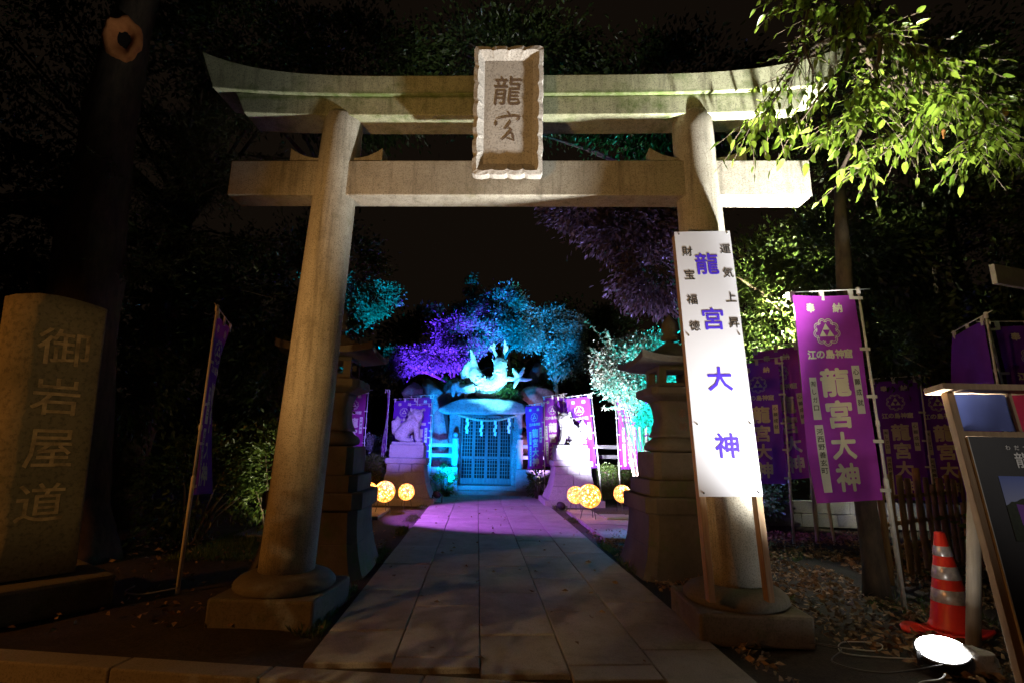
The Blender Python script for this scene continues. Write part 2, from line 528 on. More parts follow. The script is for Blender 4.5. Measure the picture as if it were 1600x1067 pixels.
M['hollow'] = mat_plain('knot_hollow', (0.012, 0.008, 0.006), 0.95)
M['doorwood'] = mat_wood('door_wood', (0.10, 0.085, 0.08), (0.20, 0.17, 0.16))
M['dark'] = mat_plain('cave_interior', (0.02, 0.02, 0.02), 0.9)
M['rope'] = mat_plain('straw_rope', (0.50, 0.42, 0.26), 0.9, var=0.3, scale=60)
M['paper'] = mat_plain('white_paper', (0.85, 0.85, 0.85), 0.8, var=0.02)
M['leaf_bright'] = mat_leaf('fresh_green_leaf', (0.065, 0.125, 0.010), (0.19, 0.26, 0.03), 0.33, 0.30, 6.0)
M['leaf_dark'] = mat_leaf('dark_evergreen_leaf', (0.018, 0.035, 0.010), (0.06, 0.09, 0.022), 0.35, 0.25)
M['leaf_mid'] = mat_leaf('mid_green_leaf', (0.035, 0.075, 0.012), (0.11, 0.16, 0.03), 0.4, 0.35)
M['leaf_garden'] = mat_leaf('garden_tree_leaf', (0.05, 0.085, 0.05), (0.17, 0.21, 0.14), 0.45, 0.3)
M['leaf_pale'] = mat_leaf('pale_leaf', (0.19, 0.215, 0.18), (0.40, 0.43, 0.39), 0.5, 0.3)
M['leaf_red'] = mat_leaf('bronze_leaf', (0.055, 0.04, 0.03), (0.15, 0.10, 0.08), 0.35, 0.25)
M['leaf_brown'] = mat_leaf('dry_leaf', (0.10, 0.055, 0.02), (0.34, 0.22, 0.11), 0.7, 0.1, 30)
M['leaf_orange'] = mat_leaf('withered_leaf', (0.42, 0.16, 0.04), (0.60, 0.27, 0.08), 0.6, 0.3, 30)
M['needle'] = mat_leaf('conifer_needle', (0.04, 0.045, 0.014), (0.10, 0.10, 0.035), 0.5, 0.2)
M['grass'] = mat_leaf('grass_blade', (0.04, 0.08, 0.012), (0.12, 0.18, 0.035), 0.5, 0.3)

def mat_soil():
    m, t, p = mat_new('dark_soil')
    co = t.nodes.new('ShaderNodeTexCoord').outputs['Object']
    n1 = tex_noise(t, 1.1, 10, 0.7, co)
    r1 = ramp(t, [(0.35, (0.035, 0.026, 0.018)), (0.6, (0.085, 0.062, 0.042)), (0.75, (0.05, 0.06, 0.02))])
    t.links.new(n1.outputs['Fac'], r1.inputs[0])
    n2 = tex_noise(t, 45, 6, 0.75, co)
    r2 = ramp(t, [(0.35, (0.25, 0.25, 0.25)), (0.65, (1.0, 1.0, 1.0))]); t.links.new(n2.outputs['Fac'], r2.inputs[0])
    col = mixc(t, 0.85, r1.outputs[0], r2.outputs[0], 'MULTIPLY')
    t.links.new(col, p.inputs['Base Color'])
    p.inputs['Roughness'].default_value = 0.95
    b = t.nodes.new('ShaderNodeBump')
    b.inputs['Strength'].default_value = 0.9
    b.inputs['Distance'].default_value = 0.03
    t.links.new(n2.outputs['Fac'], b.inputs['Height'])
    t.links.new(b.outputs[0], p.inputs['Normal'])
    return m
M['soil'] = mat_soil()
M['asphalt'] = mat_stone('asphalt', (0.045, 0.042, 0.040), (0.075, 0.07, 0.065), speck=160, spk=0.4, bump=0.5, big=1.0)

def mat_globe():
    m, t, p = mat_new('wicker_glow')
    co = t.nodes.new('ShaderNodeTexCoord').outputs['Object']
    v = t.nodes.new('ShaderNodeTexVoronoi')
    v.inputs['Scale'].default_value = 30
    t.links.new(co, v.inputs['Vector'])
    n = tex_noise(t, 16, 5, 0.7, co)
    a = t.nodes.new('ShaderNodeMath'); a.operation = 'MULTIPLY_ADD'
    t.links.new(v.outputs['Distance'], a.inputs[0]); a.inputs[1].default_value = 0.7
    t.links.new(n.outputs['Fac'], a.inputs[2])
    r = ramp(t, [(0.46, (1.0, 0.66, 0.28)), (0.80, (1.0, 0.34, 0.04)), (1.0, (0.8, 0.18, 0.01))])
    t.links.new(a.outputs[0], r.inputs[0])
    r2 = ramp(t, [(0.40, (1, 1, 1)), (0.85, (0.025, 0.025, 0.025))])
    t.links.new(a.outputs[0], r2.inputs[0])
    mu = t.nodes.new('ShaderNodeMath'); mu.operation = 'MULTIPLY'
    t.links.new(r2.outputs[0], mu.inputs[0]); mu.inputs[1].default_value = 42.0
    t.links.new(r.outputs[0], p.inputs['Emission Color'])
    t.links.new(mu.outputs[0], p.inputs['Emission Strength'])
    p.inputs['Base Color'].default_value = (0.5, 0.3, 0.1, 1)
    return m
M['globe'] = mat_globe()
M['wicker'] = mat_plain('wicker_strip', (0.55, 0.36, 0.15), 0.7, var=0.3, scale=30, emit=(1.0, 0.42, 0.07), estr=1.3)

# ------------------------------------------------------------------ lettering
_gl = {}
def glyph(ch):
    if ch not in _gl:
        c = bpy.data.curves.new('t', 'FONT')
        c.body = ch
        c.resolution_u = 2
        o = bpy.data.objects.new('t', c)
        COL.objects.link(o)
        dg = bpy.context.evaluated_depsgraph_get()
        me = bpy.data.meshes.new_from_object(o.evaluated_get(dg))
        v = np.array([x.co[:2] for x in me.vertices])
        f = [tuple(p.vertices) for p in me.polygons]
        bpy.data.objects.remove(o)
        bpy.data.curves.remove(c)
        bpy.data.meshes.remove(me)
        lo, hi = v.min(0), v.max(0)
        v = v - (lo + hi) / 2
        s = max(hi - lo)
        if ch in 'つの（）しわだみはいるたにまれガロて・': s *= 1.12
        _gl[ch] = (v / s, f)
    return _gl[ch]

class Txt:
    """flat lettering in a (s, t) plane: s to the viewer's right, t up; third value is the lift"""
    def __init__(s):
        s.v = []
        s.f = []
    def put(s, ch, cx, cy, size, bold=0.0, shear=0.0, sx=1.0, rot=0.0):
        v, f = glyph(ch)
        offs = [(0, 0)]
        if bold: offs += [(bold * math.cos(a), bold * math.sin(a)) for a in [k * math.pi / 4 for k in range(8)]]
        for i, (ox, oy) in enumerate(offs):
            n = len(s.v)
            c_, s_ = math.cos(rot), math.sin(rot)
            for x, y in v:
                X = (x + shear * y) * size * sx
                Y = y * size
                s.v.append((cx + X * c_ - Y * s_ + ox * size, cy + X * s_ + Y * c_ + oy * size, i * 0.00004))
            s.f += [tuple(k + n for k in q) for q in f]
        return s
    def poly(s, pts, lift=0.0):
        n = len(s.v)
        s.v += [(p[0], p[1], lift) for p in pts]
        s.f.append(tuple(range(n, n + len(pts))))
        return s
    def stroke(s, pts, wid, lift=0.0):
        pts = [Vector((p[0], p[1])) for p in pts]
        n = len(s.v)
        for i, p in enumerate(pts):
            d = (pts[min(i + 1, len(pts) - 1)] - pts[max(i - 1, 0)]).normalized()
            nn = Vector((-d.y, d.x))
            w_ = wid[i] if hasattr(wid, '__len__') else wid
            a, b = p + nn * w_ / 2, p - nn * w_ / 2
            s.v += [(a.x, a.y, lift), (b.x, b.y, lift)]
        for i in range(len(pts) - 1):
            s.f.append((n + 2 * i, n + 2 * i + 1, n + 2 * i + 3, n + 2 * i + 2))
        return s
    def mesh(s, name, mat, fn, maxlen=None):
        me = bpy.data.meshes.new(name)
        if maxlen:
            me.from_pydata([tuple(v) for v in s.v], [], s.f)
            bm = bmesh.new(); bm.from_mesh(me)
            bmesh.ops.triangulate(bm, faces=bm.faces[:])
            for _ in range(3):
                ed = [e for e in bm.edges if e.calc_length() > maxlen]
                if not ed: break
                bmesh.ops.subdivide_edges(bm, edges=ed, cuts=1)
                bmesh.ops.triangulate(bm, faces=bm.faces[:])
            for v in bm.verts: v.co = fn(*v.co)
            bm.to_mesh(me); bm.free()
        else:
            me.from_pydata([tuple(fn(*v)) for v in s.v], [], s.f)
        me.materials.append(mat)
        me.update()
        return me

# ------------------------------------------------------------------ leaves
def leaf_arrays(C, size, dirs=None, aspect=0.45, fold=0.25, droop=0.0, rg=rng):
    """one folded pointed leaf (2 quads -> 4 tris) per centre"""
    C = np.asarray(C, float)
    n = len(C)
    if dirs is None:
        d = rg.normal(size=(n, 3))
    else:
        d = np.asarray(dirs, float) + rg.normal(size=(n, 3)) * 0.45
    d[:, 2] -= droop
    d /= np.linalg.norm(d, axis=1)[:, None]
    r = rg.normal(size=(n, 3))
    r[:, 2] += 0.6
    x = np.cross(d, r)
    x /= np.linalg.norm(x, axis=1)[:, None] + 1e-9
    nn = np.cross(x, d)
    L = size * rg.uniform(0.65, 1.3, n)[:, None]
    W = L * aspect * 0.5
    up = nn * L * 0.5 * aspect * fold
    base = C
    tip = C + d * L - nn * L * 0.12
    m1 = C + d * L * 0.45
    l = m1 + x * W + up
    rr = m1 - x * W + up
    V = np.stack([base, l, tip, rr], 1).reshape(-1, 3)
    i = np.arange(n) * 4
    F = np.stack([i, i + 1, i + 2, i, i + 2, i + 3], 1).reshape(-1, 3)
    return V, F

def mesh_np(name, V, F, mat, smooth=False):
    me = bpy.data.meshes.new(name)
    me.vertices.add(len(V))
    me.vertices.foreach_set('co', np.asarray(V, np.float32).ravel())
    k = F.shape[1]
    me.loops.add(F.size)
    me.loops.foreach_set('vertex_index', F.ravel().astype(np.int32))
    me.polygons.add(len(F))
    me.polygons.foreach_set('loop_start', (np.arange(len(F)) * k).astype(np.int32))
    me.polygons.foreach_set('loop_total', np.full(len(F), k, np.int32))
    me.materials.append(mat)
    me.update(calc_edges=True)
    return me

def clumps(center, radii, nclump, nleaf, spread, rg=rng, shell=0.55, flat=0.7):
    c = rg.normal(size=(nclump, 3))
    c /= np.linalg.norm(c, axis=1)[:, None]
    rad = rg.uniform(shell, 1.0, nclump) ** 0.6
    P = c * rad[:, None] * np.asarray(radii) + np.asarray(center)
    k = rg.integers(0, nclump, nleaf)
    s = spread * rg.uniform(0.5, 1.3, nclump)
    off = rg.normal(size=(nleaf, 3)) * s[k][:, None]
    off[:, 2] *= flat
    out = P[k] + off
    dirs = (out - np.asarray(center)) / np.asarray(radii)
    dirs /= np.linalg.norm(dirs, axis=1)[:, None] + 1e-6
    return out, dirs, P

def tree(name, base, top, r0, blobs, leafmat, label, cat='tree', group=None, size=0.09, aspect=0.45, barkmat=None, limbs=7, droop=0.25, seed=1, nrad=10, trunkpts=None):
    """blobs: list of (center, radii, nclump, nleaf, spread)"""
    rg = np.random.default_rng(seed)
    root = empty(name, base, 0, label, cat, group)
    b = Vector(base)
    mb = MB()
    t = Vector(top)
    pts = trunkpts or [b + (t - b) * (i / 7) + Vector((rg.normal() * .04, rg.normal() * .04, 0)) * (i > 0) * (i < 7) for i in range(8)]
    pts = [Vector(p) for p in pts]
    rad = [r0 * (1.25 if i == 0 else 1.0 - 0.72 * i / (len(pts) - 1)) for i in range(len(pts))]
    fp, fr = [], []
    for i in range(len(pts) - 1):
        for k in range(5):
            u = k / 5
            fp.append(pts[i].lerp(pts[i + 1], u) - b); fr.append(rad[i] * (1 - u) + rad[i + 1] * u)
    fp.append(pts[-1] - b); fr.append(rad[-1])
    mb.tube(fp, fr, nrad if r0 < .3 else 30)
    if r0 >= .14:
        for q in range(len(mb.v)):
            ax = fp[min(q // (nrad if r0 < .3 else 30), len(fp) - 1)]
            v = Vector(mb.v[q]); o_ = v - ax
            g_ = 1 + .16 * mnoise.noise((v.x * 3 + seed, v.y * 3, v.z * .9)) + .10 * abs(mnoise.noise((v.x * 11, v.y * 11, v.z * 2.2 + seed))) + .05 * mnoise.noise(v * 14)
            mb.v[q] = tuple(ax + o_ * g_)
    mb.build('trunk', barkmat or M['bark'], root, True)
    lm = MB()
    Vs, Fs, off = [], [], 0
    for (c, rd, nc, nl, sp) in blobs:
        P, D, cl = clumps(c, rd, nc, nl, sp, rg)
        V, F = leaf_arrays(P - np.asarray(base), size, D, aspect, droop=droop, rg=rg)
        Vs.append(V); Fs.append(F + off); off += len(V)
        for q in cl[:limbs]:
            q = Vector(q)
            a = min(pts, key=lambda p: (p - q).length + max(0, p.z - q.z + .3) * 2)
            mid = (a + q) / 2 + Vector((rg.normal() * .15, rg.normal() * .15, .12 + rg.normal() * .1))
            rr = max(0.012, r0 * 0.22)
            MB().tube([a - b, mid - b, q - b], [rr, rr * .6, rr * .2], 5).build('limb', M['bark'], root, True)
    link('crown', mesh_np('crown', np.concatenate(Vs), np.concatenate(Fs), leafmat), root)
    return root
# ================================================================== SETTING
def kerb_y(x):
    return 3.20 - 0.165 * x

def build_ground():
    mb = MB()
    mb.add([(-150, -60, -0.12), (150, -60, -0.12), (150, 220, -0.12), (-150, 220, -0.12)], [(0, 1, 2, 3)])
    tag(mb.build('street', M['asphalt']), kind='structure')
    xs = np.concatenate([[-120, -60, -30, -16], np.arange(-11, 12.01, 0.2), [16, 30, 60, 120]])
    ss = np.concatenate([np.arange(0, 17, 0.2), [18, 20, 24, 30, 45, 70, 120, 200]])
    V, F = [], []
    for j, s in enumerate(ss):
        for i, x in enumerate(xs):
            y = kerb_y(max(-14, min(14, x))) + 0.02 + s
            near = (-1.15 < x < 1.8) and y < 14.3
            z = -0.045 + (0 if near else 0.05 * mnoise.noise((x * .8, y * .8, 0)) + 0.018 * mnoise.noise((x * 3.1, y * 3.1, 4)))
            if s == 0: z = -0.03
            V.append((x, y, z))
    nx = len(xs)
    for j in range(len(ss) - 1):
        for i in range(nx - 1):
            a = j * nx + i
            F.append((a, a + 1, a + nx + 1, a + nx))
    me = bpy.data.meshes.new('ground')
    me.from_pydata(V, [], F)
    me.materials.append(M['soil'])
    me.shade_smooth()
    g = link('ground', me)
    tag(g, kind='structure')
    return g
build_ground()

def slab_mesh(wd, ln, th=0.06, b=0.005):
    mb = MB()
    h = [(-wd / 2, -ln / 2), (wd / 2, -ln / 2), (wd / 2, ln / 2), (-wd / 2, ln / 2)]
    k = [(-wd / 2 + b, -ln / 2 + b), (wd / 2 - b, -ln / 2 + b), (wd / 2 - b, ln / 2 - b), (-wd / 2 + b, ln / 2 - b)]
    vs = [(x, y, -th) for x, y in h] + [(x, y, -b) for x, y in h] + [(x, y, 0) for x, y in k]
    fs = [(0, 1, 5, 4), (1, 2, 6, 5), (2, 3, 7, 6), (3, 0, 4, 7), (4, 5, 9, 8), (5, 6, 10, 9), (6, 7, 11, 10), (7, 4, 8, 11), (8, 9, 10, 11)]
    return mb.add(vs, fs).mesh('paving_slab', M['slab'])

def path_slabs():
    base = MB().box(-0.99, 1.63, 3.0, 14.05, -0.10, -0.034)
    # trim the bed to the kerb
    vs = []
    for v in base.v:
        x, y, z = v
        vs.append((x, kerb_y(x) + 0.03 if y < 5 else y, z))
    base.v = vs
    p = tag(base.build('path', M['soil']), kind='structure')
    edges = [-0.99, -0.466, 0.058, 0.582, 1.106, 1.63]
    cache = {}
    rg = random.Random(3)
    for c in range(5):
        x0, x1 = edges[c] + 0.004, edges[c + 1] - 0.004
        y = kerb_y((x0 + x1) / 2) + 0.10
        first = True
        ys = [y]
        off = [0.55, 0.16, 0.62, 0.20, 0.52][c]
        y = y + off
        while y < 13.9:
            ys.append(y)
            y += 1.02
        ys.append(14.0)
        for k in range(len(ys) - 1):
            ln = round(ys[k + 1] - ys[k] - 0.007, 3)
            if ln < 0.05: continue
            key = round(ln, 2)
            if key not in cache: cache[key] = slab_mesh(x1 - x0, ln)
            o = link('paving_slab', cache[key], p)
            o.location = ((x0 + x1) / 2, (ys[k] + ys[k + 1]) / 2, rg.uniform(-0.004, 0.003))
            o.rotation_euler = (rg.uniform(-.0022, .0022), rg.uniform(-.004, .004), rg.uniform(-.0015, .0015))
    # kerb stones
    k = tag(MB().box(-0.2, 0.2, -0.05, 0.05, -0.2, -0.15).build('kerb', M['kerb']), kind='structure')
    k.location = (0, kerb_y(0) - .05, 0)
    k.rotation_euler = (0, 0, math.atan(-0.165))
    stone = MB().box(-0.447, 0.447, -0.085, 0.085, -0.15, 0.0).mesh('kerb_stone', M['kerb'])
    for i in range(-8, 6):
        o = link('kerb_stone', stone, k)
        o.location = (i * 0.90 + 0.18, -0.02, rg.uniform(-.006, .006) - 0.004)
        o.rotation_euler = (0, rg.uniform(-.004, .004), rg.uniform(-.006, .006))
        bv = o.modifiers.new('b', 'BEVEL'); bv.width = 0.012; bv.segments = 2
    # side paving lit by the globes
    for nm, x0, x1, y0, y1 in (('forecourt_paving', 1.85, 4.0, 7.6, 11.6), ('garden_paving', -3.3, -1.2, 7.6, 11.3)):
        q = tag(MB().box(x0, x1, y0, y1, -0.13, -0.09).build(nm, M['soil']), kind='structure')
        sm = slab_mesh(0.515, 0.655)
        nxx = int((x1 - x0) / 0.53); nyy = int((y1 - y0) / 0.67)
        for a in range(nxx):
            for b in range(nyy):
                if rg.random() < 0.10: continue
                o = link('paving_slab', sm, q)
                o.location = (x0 + 0.265 + a * 0.53, y0 + .335 + b * .67, 0.012 + rg.uniform(-.006, .006))
                o.rotation_euler = (rg.uniform(-.006, .006), rg.uniform(-.006, .006), rg.uniform(-.01, .01))
path_slabs()

# ================================================================== THE GATE
TOR = Matrix.Translation((0.3, 4.25, 0)) @ Matrix.Rotation(R(-5.7), 4, 'Z') @ Matrix.Translation((-0.04, 0, 0))
def torii():
    root = empty('stone_torii', (0, 0, 0), 0, 'tall mossy granite torii gate spanning the paved path', 'torii gate')
    root.matrix_world = TOR
    # pillars
    for s in (-1, 1):
        blk = MB().box(-0.39, 0.39, -0.38, 0.38, -0.04, 0.17).build('plinth_block', M['darkgranite'], root, bevel=0.02)
        blk.location = (s * 1.74, 0, 0)
        dome = MB().lathe([(0.355, 0.165), (0.375, 0.19), (0.37, 0.225), (0.335, 0.26), (0.27, 0.285), (0.22, 0.295)], 40).build('rounded_footing', M['darkgranite'], root, True)
        dome.location = (s * 1.74, 0, 0)
        mb = MB()
        N = 28
        pts, rad = [], []
        for i in range(N):
            u = i / (N - 1)
            pts.append((s * (1.74 - 0.125 * u), 0, 0.285 + u * (4.225 - 0.285)))
            rad.append(0.210 - 0.034 * u + 0.004 * math.sin(u * 3.1))
        # soft shoulder at the top
        pts += [(s * 1.6145, 0, 4.25), (s * 1.614, 0, 4.262)]
        rad += [0.165, 0.13]
        mb.tube(pts, rad, 48)
        p = mb.build('pillar', M['granite'], root, True)
    # tie beam
    MB().box(-2.57, 2.57, -0.115, 0.115, 3.43, 3.765).build('tie_beam', M['granite'], root, bevel=0.008)
    # wedges
    for s in (-1, 1):
        px = s * 1.63
        for q in (-1, 1):
            prof = []
            for i in range(9):
                u = i / 8
                prof.append((px + q * (0.15 + 0.275 * u), 3.768 + 0.045 + 0.10 * u ** 2.2))
            mb = MB()
            n = len(prof)
            vs = []
            for y in (-0.075, 0.075):
                vs += [(x, y, 3.7655) for x, z in prof] + [(x, y, z) for x, z in prof]
            fs = []
            for i in range(n - 1):
                fs.append((i, i + 1, n + i + 1, n + i))
                fs.append((2 * n + i + 1, 2 * n + i, 3 * n + i, 3 * n + i + 1))
                fs.append((n + i, n + i + 1, 3 * n + i + 1, 3 * n + i))
            fs.append((n - 1, 3 * n - 1, 4 * n - 1, 2 * n - 1))
            fs.append((0, n, 3 * n, 2 * n))
            mb.add(vs, fs)
            mb.build('wedge', M['granite'], root)
    # upper beams: lower course (shimaki) and curved lintel (kasagi)
    def beam(name, half_b, half_t, zb, zt, yh, yt, mat, cut):
        mb = MB()
        n = 61
        vs = []
        for i in range(n):
            u = -1 + 2 * i / (n - 1)
            xb, xt = u * half_b, u * half_t
            j = 0.002 * mnoise.noise((u * 30, 3, half_b))
            a, b = zb(xb), zt(xt)
            vs += [(xb, -yh, a), (xt, -yt + j, b), (xt, yt, b), (xb, yh, a)]
        fs = []
        for i in range(n - 1):
            o = i * 4
            for k in range(4):
                k2 = (k + 1) % 4
                fs.append((o + k, o + k2, o + 4 + k2, o + 4 + k))
        fs += [(0, 3, 2, 1), ((n - 1) * 4, (n - 1) * 4 + 1, (n - 1) * 4 + 2, (n - 1) * 4 + 3)]
        mb.add([(v[0], v[1], v[2]) for v in vs], [tuple(reversed(f)) for f in fs])
        return mb.build(name, mat, root, bevel=0.008)
    groove = lambda x: 4.378 + 0.085 * (abs(x) / 2.8) ** 4
    beam('lower_lintel', 2.50, 2.60, lambda x: 4.195 + 0.045 * (abs(x) / 2.6) ** 4, lambda x: groove(x) + 0.001, 0.15, 0.155, M['mossgranite'], 0)
    beam('curved_lintel', 2.80, 2.95, lambda x: groove(x) + 0.003, lambda x: 4.565 + 0.28 * (abs(x) / 2.95) ** 5, 0.19, 0.20, M['mossgranite'], 0)
    # strut behind the plaque
    MB().box(-0.16, 0.16, -0.09, 0.09, 3.767, 4.193).build('strut', M['granite'], root)
    # plaque, leaning forward
    pl = empty('plaque', (-0.055, -0.225, 3.545))
    pl.parent = root
    pl.rotation_euler = (R(6.5), 0, 0)
    H, Wd = 1.155, 0.60
    # scalloped frame: outer outline jagged, inner opening straight, sloping in
    rg = random.Random(9)
    outer = []
    def edge(ax, ay, bx, by, n, nx, ny):
        for i in range(n):
            for q, dd in ((0.0, 0.012), (0.18, 0.0), (0.5, -0.004), (0.82, 0.0)):
                u = (i + q) / n
                d = dd + rg.uniform(-.002, .002)
                outer.append((ax + (bx - ax) * u - nx * d, ay + (by - ay) * u - ny * d))
    hw = Wd / 2
    edge(-hw, 0, hw, 0, 4, 0, -1)
    edge(hw, 0, hw, H, 7, 1, 0)
    edge(hw, H, -hw, H, 4, 0, 1)
    edge(-hw, H, -hw, 0, 7, -1, 0)
    iw, ih = 0.205, 0.115
    def clampi(x, z):
        return (max(-iw, min(iw, x * (iw / (hw - 0.02)))), max(ih, min(H - ih, ih + (z - 0.02) / (H - 0.04) * (H - 2 * ih))))
    n = len(outer)
    vs = []
    for x, z in outer: vs.append((x, 0.05, z))
    for x, z in outer: vs.append((x, -0.045 + rg.uniform(-.004, .004), z))
    for x, z in outer:
        a = 0.88
        vs.append((x * a, -0.052, H / 2 + (z - H / 2) * (1 - (1 - a) * Wd / H)))
    for x, z in outer:
        a, b = clampi(x, z)
        vs.append((a, -0.004, b))
    fs = []
    for r_ in range(3):
        for i in range(n):
            j = (i + 1) % n
            fs.append((r_ * n + i, r_ * n + j, (r_ + 1) * n + j, (r_ + 1) * n + i))
    mbf = MB().add(vs, fs)
    f = mbf.build('frame', M['plaquestone'], pl)
    MB().box(-iw - 0.004, iw + 0.004, -0.008, 0.04, ih - 0.004, H - ih + 0.004).build('tablet', M['plaquestone'], pl)
    MB().box(-hw + 0.03, hw - 0.03, 0.041, 0.06, 0.03, H - 0.03).build('back_slab', M['granite'], pl)
    t = Txt()
    t.put('龍', -0.005, 0.765, 0.26, 0.0, 0.10, 0.92)
    cut = lambda a, b, c: (a, -0.0105 - c, b)
    link('character', t.mesh('character', M['carve'], cut), pl)
    t = Txt()
    # flowing brush form of the second character
    cx, cy, k = 0.0, 0.44, 0.27
    S = lambda pts, wd: t.stroke([(cx + a * k, cy + b * k) for a, b in pts], [q * k for q in wd], 0.0003)
    S([(-0.02, 0.50), (0.04, 0.44), (0.07, 0.36)], [0.03, 0.075, 0.04])
    S([(-0.36, 0.20), (-0.37, 0.12), (-0.41, 0.02)], [0.05, 0.08, 0.03])
    S([(-0.36, 0.26), (-0.1, 0.33), (0.20, 0.36), (0.40, 0.33), (0.36, 0.27), (0.28, 0.18)], [0.03, 0.06, 0.06, 0.08, 0.06, 0.02])
    S([(0.10, 0.20), (0.02, 0.08), (-0.10, -0.08), (0.04, -0.04), (0.12, -0.08), (0.05, -0.20), (-0.10, -0.36), (-0.20, -0.44)], [0.04, 0.07, 0.06, 0.04, 0.07, 0.07, 0.06, 0.03])
    S([(0.05, -0.20), (0.16, -0.24), (0.17, -0.34), (0.20, -0.46), (0.10, -0.42), (-0.05, -0.38)], [0.04, 0.07, 0.07, 0.06, 0.04, 0.02])
    link('character', t.mesh('character', M['carve'], cut), pl)
    return root
torii()

# ================================================================== WHITE SIGN against the right pillar
def white_sign():
    # corners in gate space: bottom (x 1.41..1.85, y -.43, z .945) top (1.32..1.79, y -.31, z 3.02)
    root = empty('white_sign', (0, 0, 0), 0, 'tall white sign board with blue characters leaning against the gate pillar', 'sign')
    o = Vector((1.63, -0.435, 0.20))
    up = (Vector((1.555, -0.275, 3.02)) - o).normalized()
    rt = Vector((1, 0.0, 0))
    rt = (rt - up * rt.dot(up)).normalized()
    nb = up.cross(rt).normalized()   # toward the viewer or away
    if nb.y > 0: nb = -nb            # nb points to the viewer
    root.matrix_world = TOR @ Matrix(((rt.x, -nb.x, up.x, o.x), (rt.y, -nb.y, up.y, o.y), (rt.z, -nb.z, up.z, o.z), (0, 0, 0, 1)))
    zb, zt = 0.755, 2.83
    hw = 0.225
    MB().box(-hw, hw, -0.006, 0.0, zb, zt).build('sign_sheet', M['whiteboard'], root)
    for s in (-1, 1):
        MB().box(s * 0.20 - 0.022, s * 0.20 + 0.022, 0.002, 0.085, 0.06, zt - 0.01).build('post', M['wood'], root, bevel=0.003)
    for z in (zb + 0.2, 1.7, zt - 0.2):
        MB().box(-0.176, 0.176, 0.03, 0.06, z - 0.02, z + 0.02).build('crosspiece', M['wood'], root)
    for x in (-0.19, 0.2):
        for z in (zb + 0.025, 1.27, 1.95, zt - 0.02):
            MB().lathe([(0.007, 0), (0.005, 0.004)], 8).build('bolt', M['bolt'], root, loc=(x, -0.006, z), rot=(R(90), 0, 0))
    H = zt - zb
    # photo rows: 0 at the top edge (365 px), 1 at the bottom edge (778 px)
    t = Txt()
    # perspective along the tilted board: convert pixel fraction to board fraction
    def row(py):
        return zb + H * ROW(py)
    fr = [(365, 1.0), (400, .868), (422, .785), (440, .722), (484, .567), (515, .469), (525, .438), (608, .262), (706, .090), (778, 0.0)]
    def ROW(py):
        # linear in z with slight foreshortening
        u = (778 - py) / (778 - 365)
        return u * (1.0 + 0.10 * (1 - u)) if False else u
    for ch, py in zip('財宝福徳', (400, 440, 482, 525)):
        link('black_character', Txt().put(ch, -0.135, row(py), 0.082, 0.014).mesh('black_character', M['ink'], lambda a, b, c: (a, -0.0068 - c, b)), root)
    for ch, py in zip('運気上昇', (397, 438, 479, 521)):
        link('black_character', Txt().put(ch, 0.170, row(py), 0.082, 0.014).mesh('black_character', M['ink'], lambda a, b, c: (a, -0.0068 - c, b)), root)
    for ch, py, s in zip('龍宮大神', (422, 514, 608, 707), (.178, .172, .178, .172)):
        t = Txt().put(ch, 0.012, row(py), s, 0.020)
        link('blue_character', t.mesh('blue_character', M['blueink'], lambda a, b, c: (a, -0.0068 - c, b)), root)
white_sign()

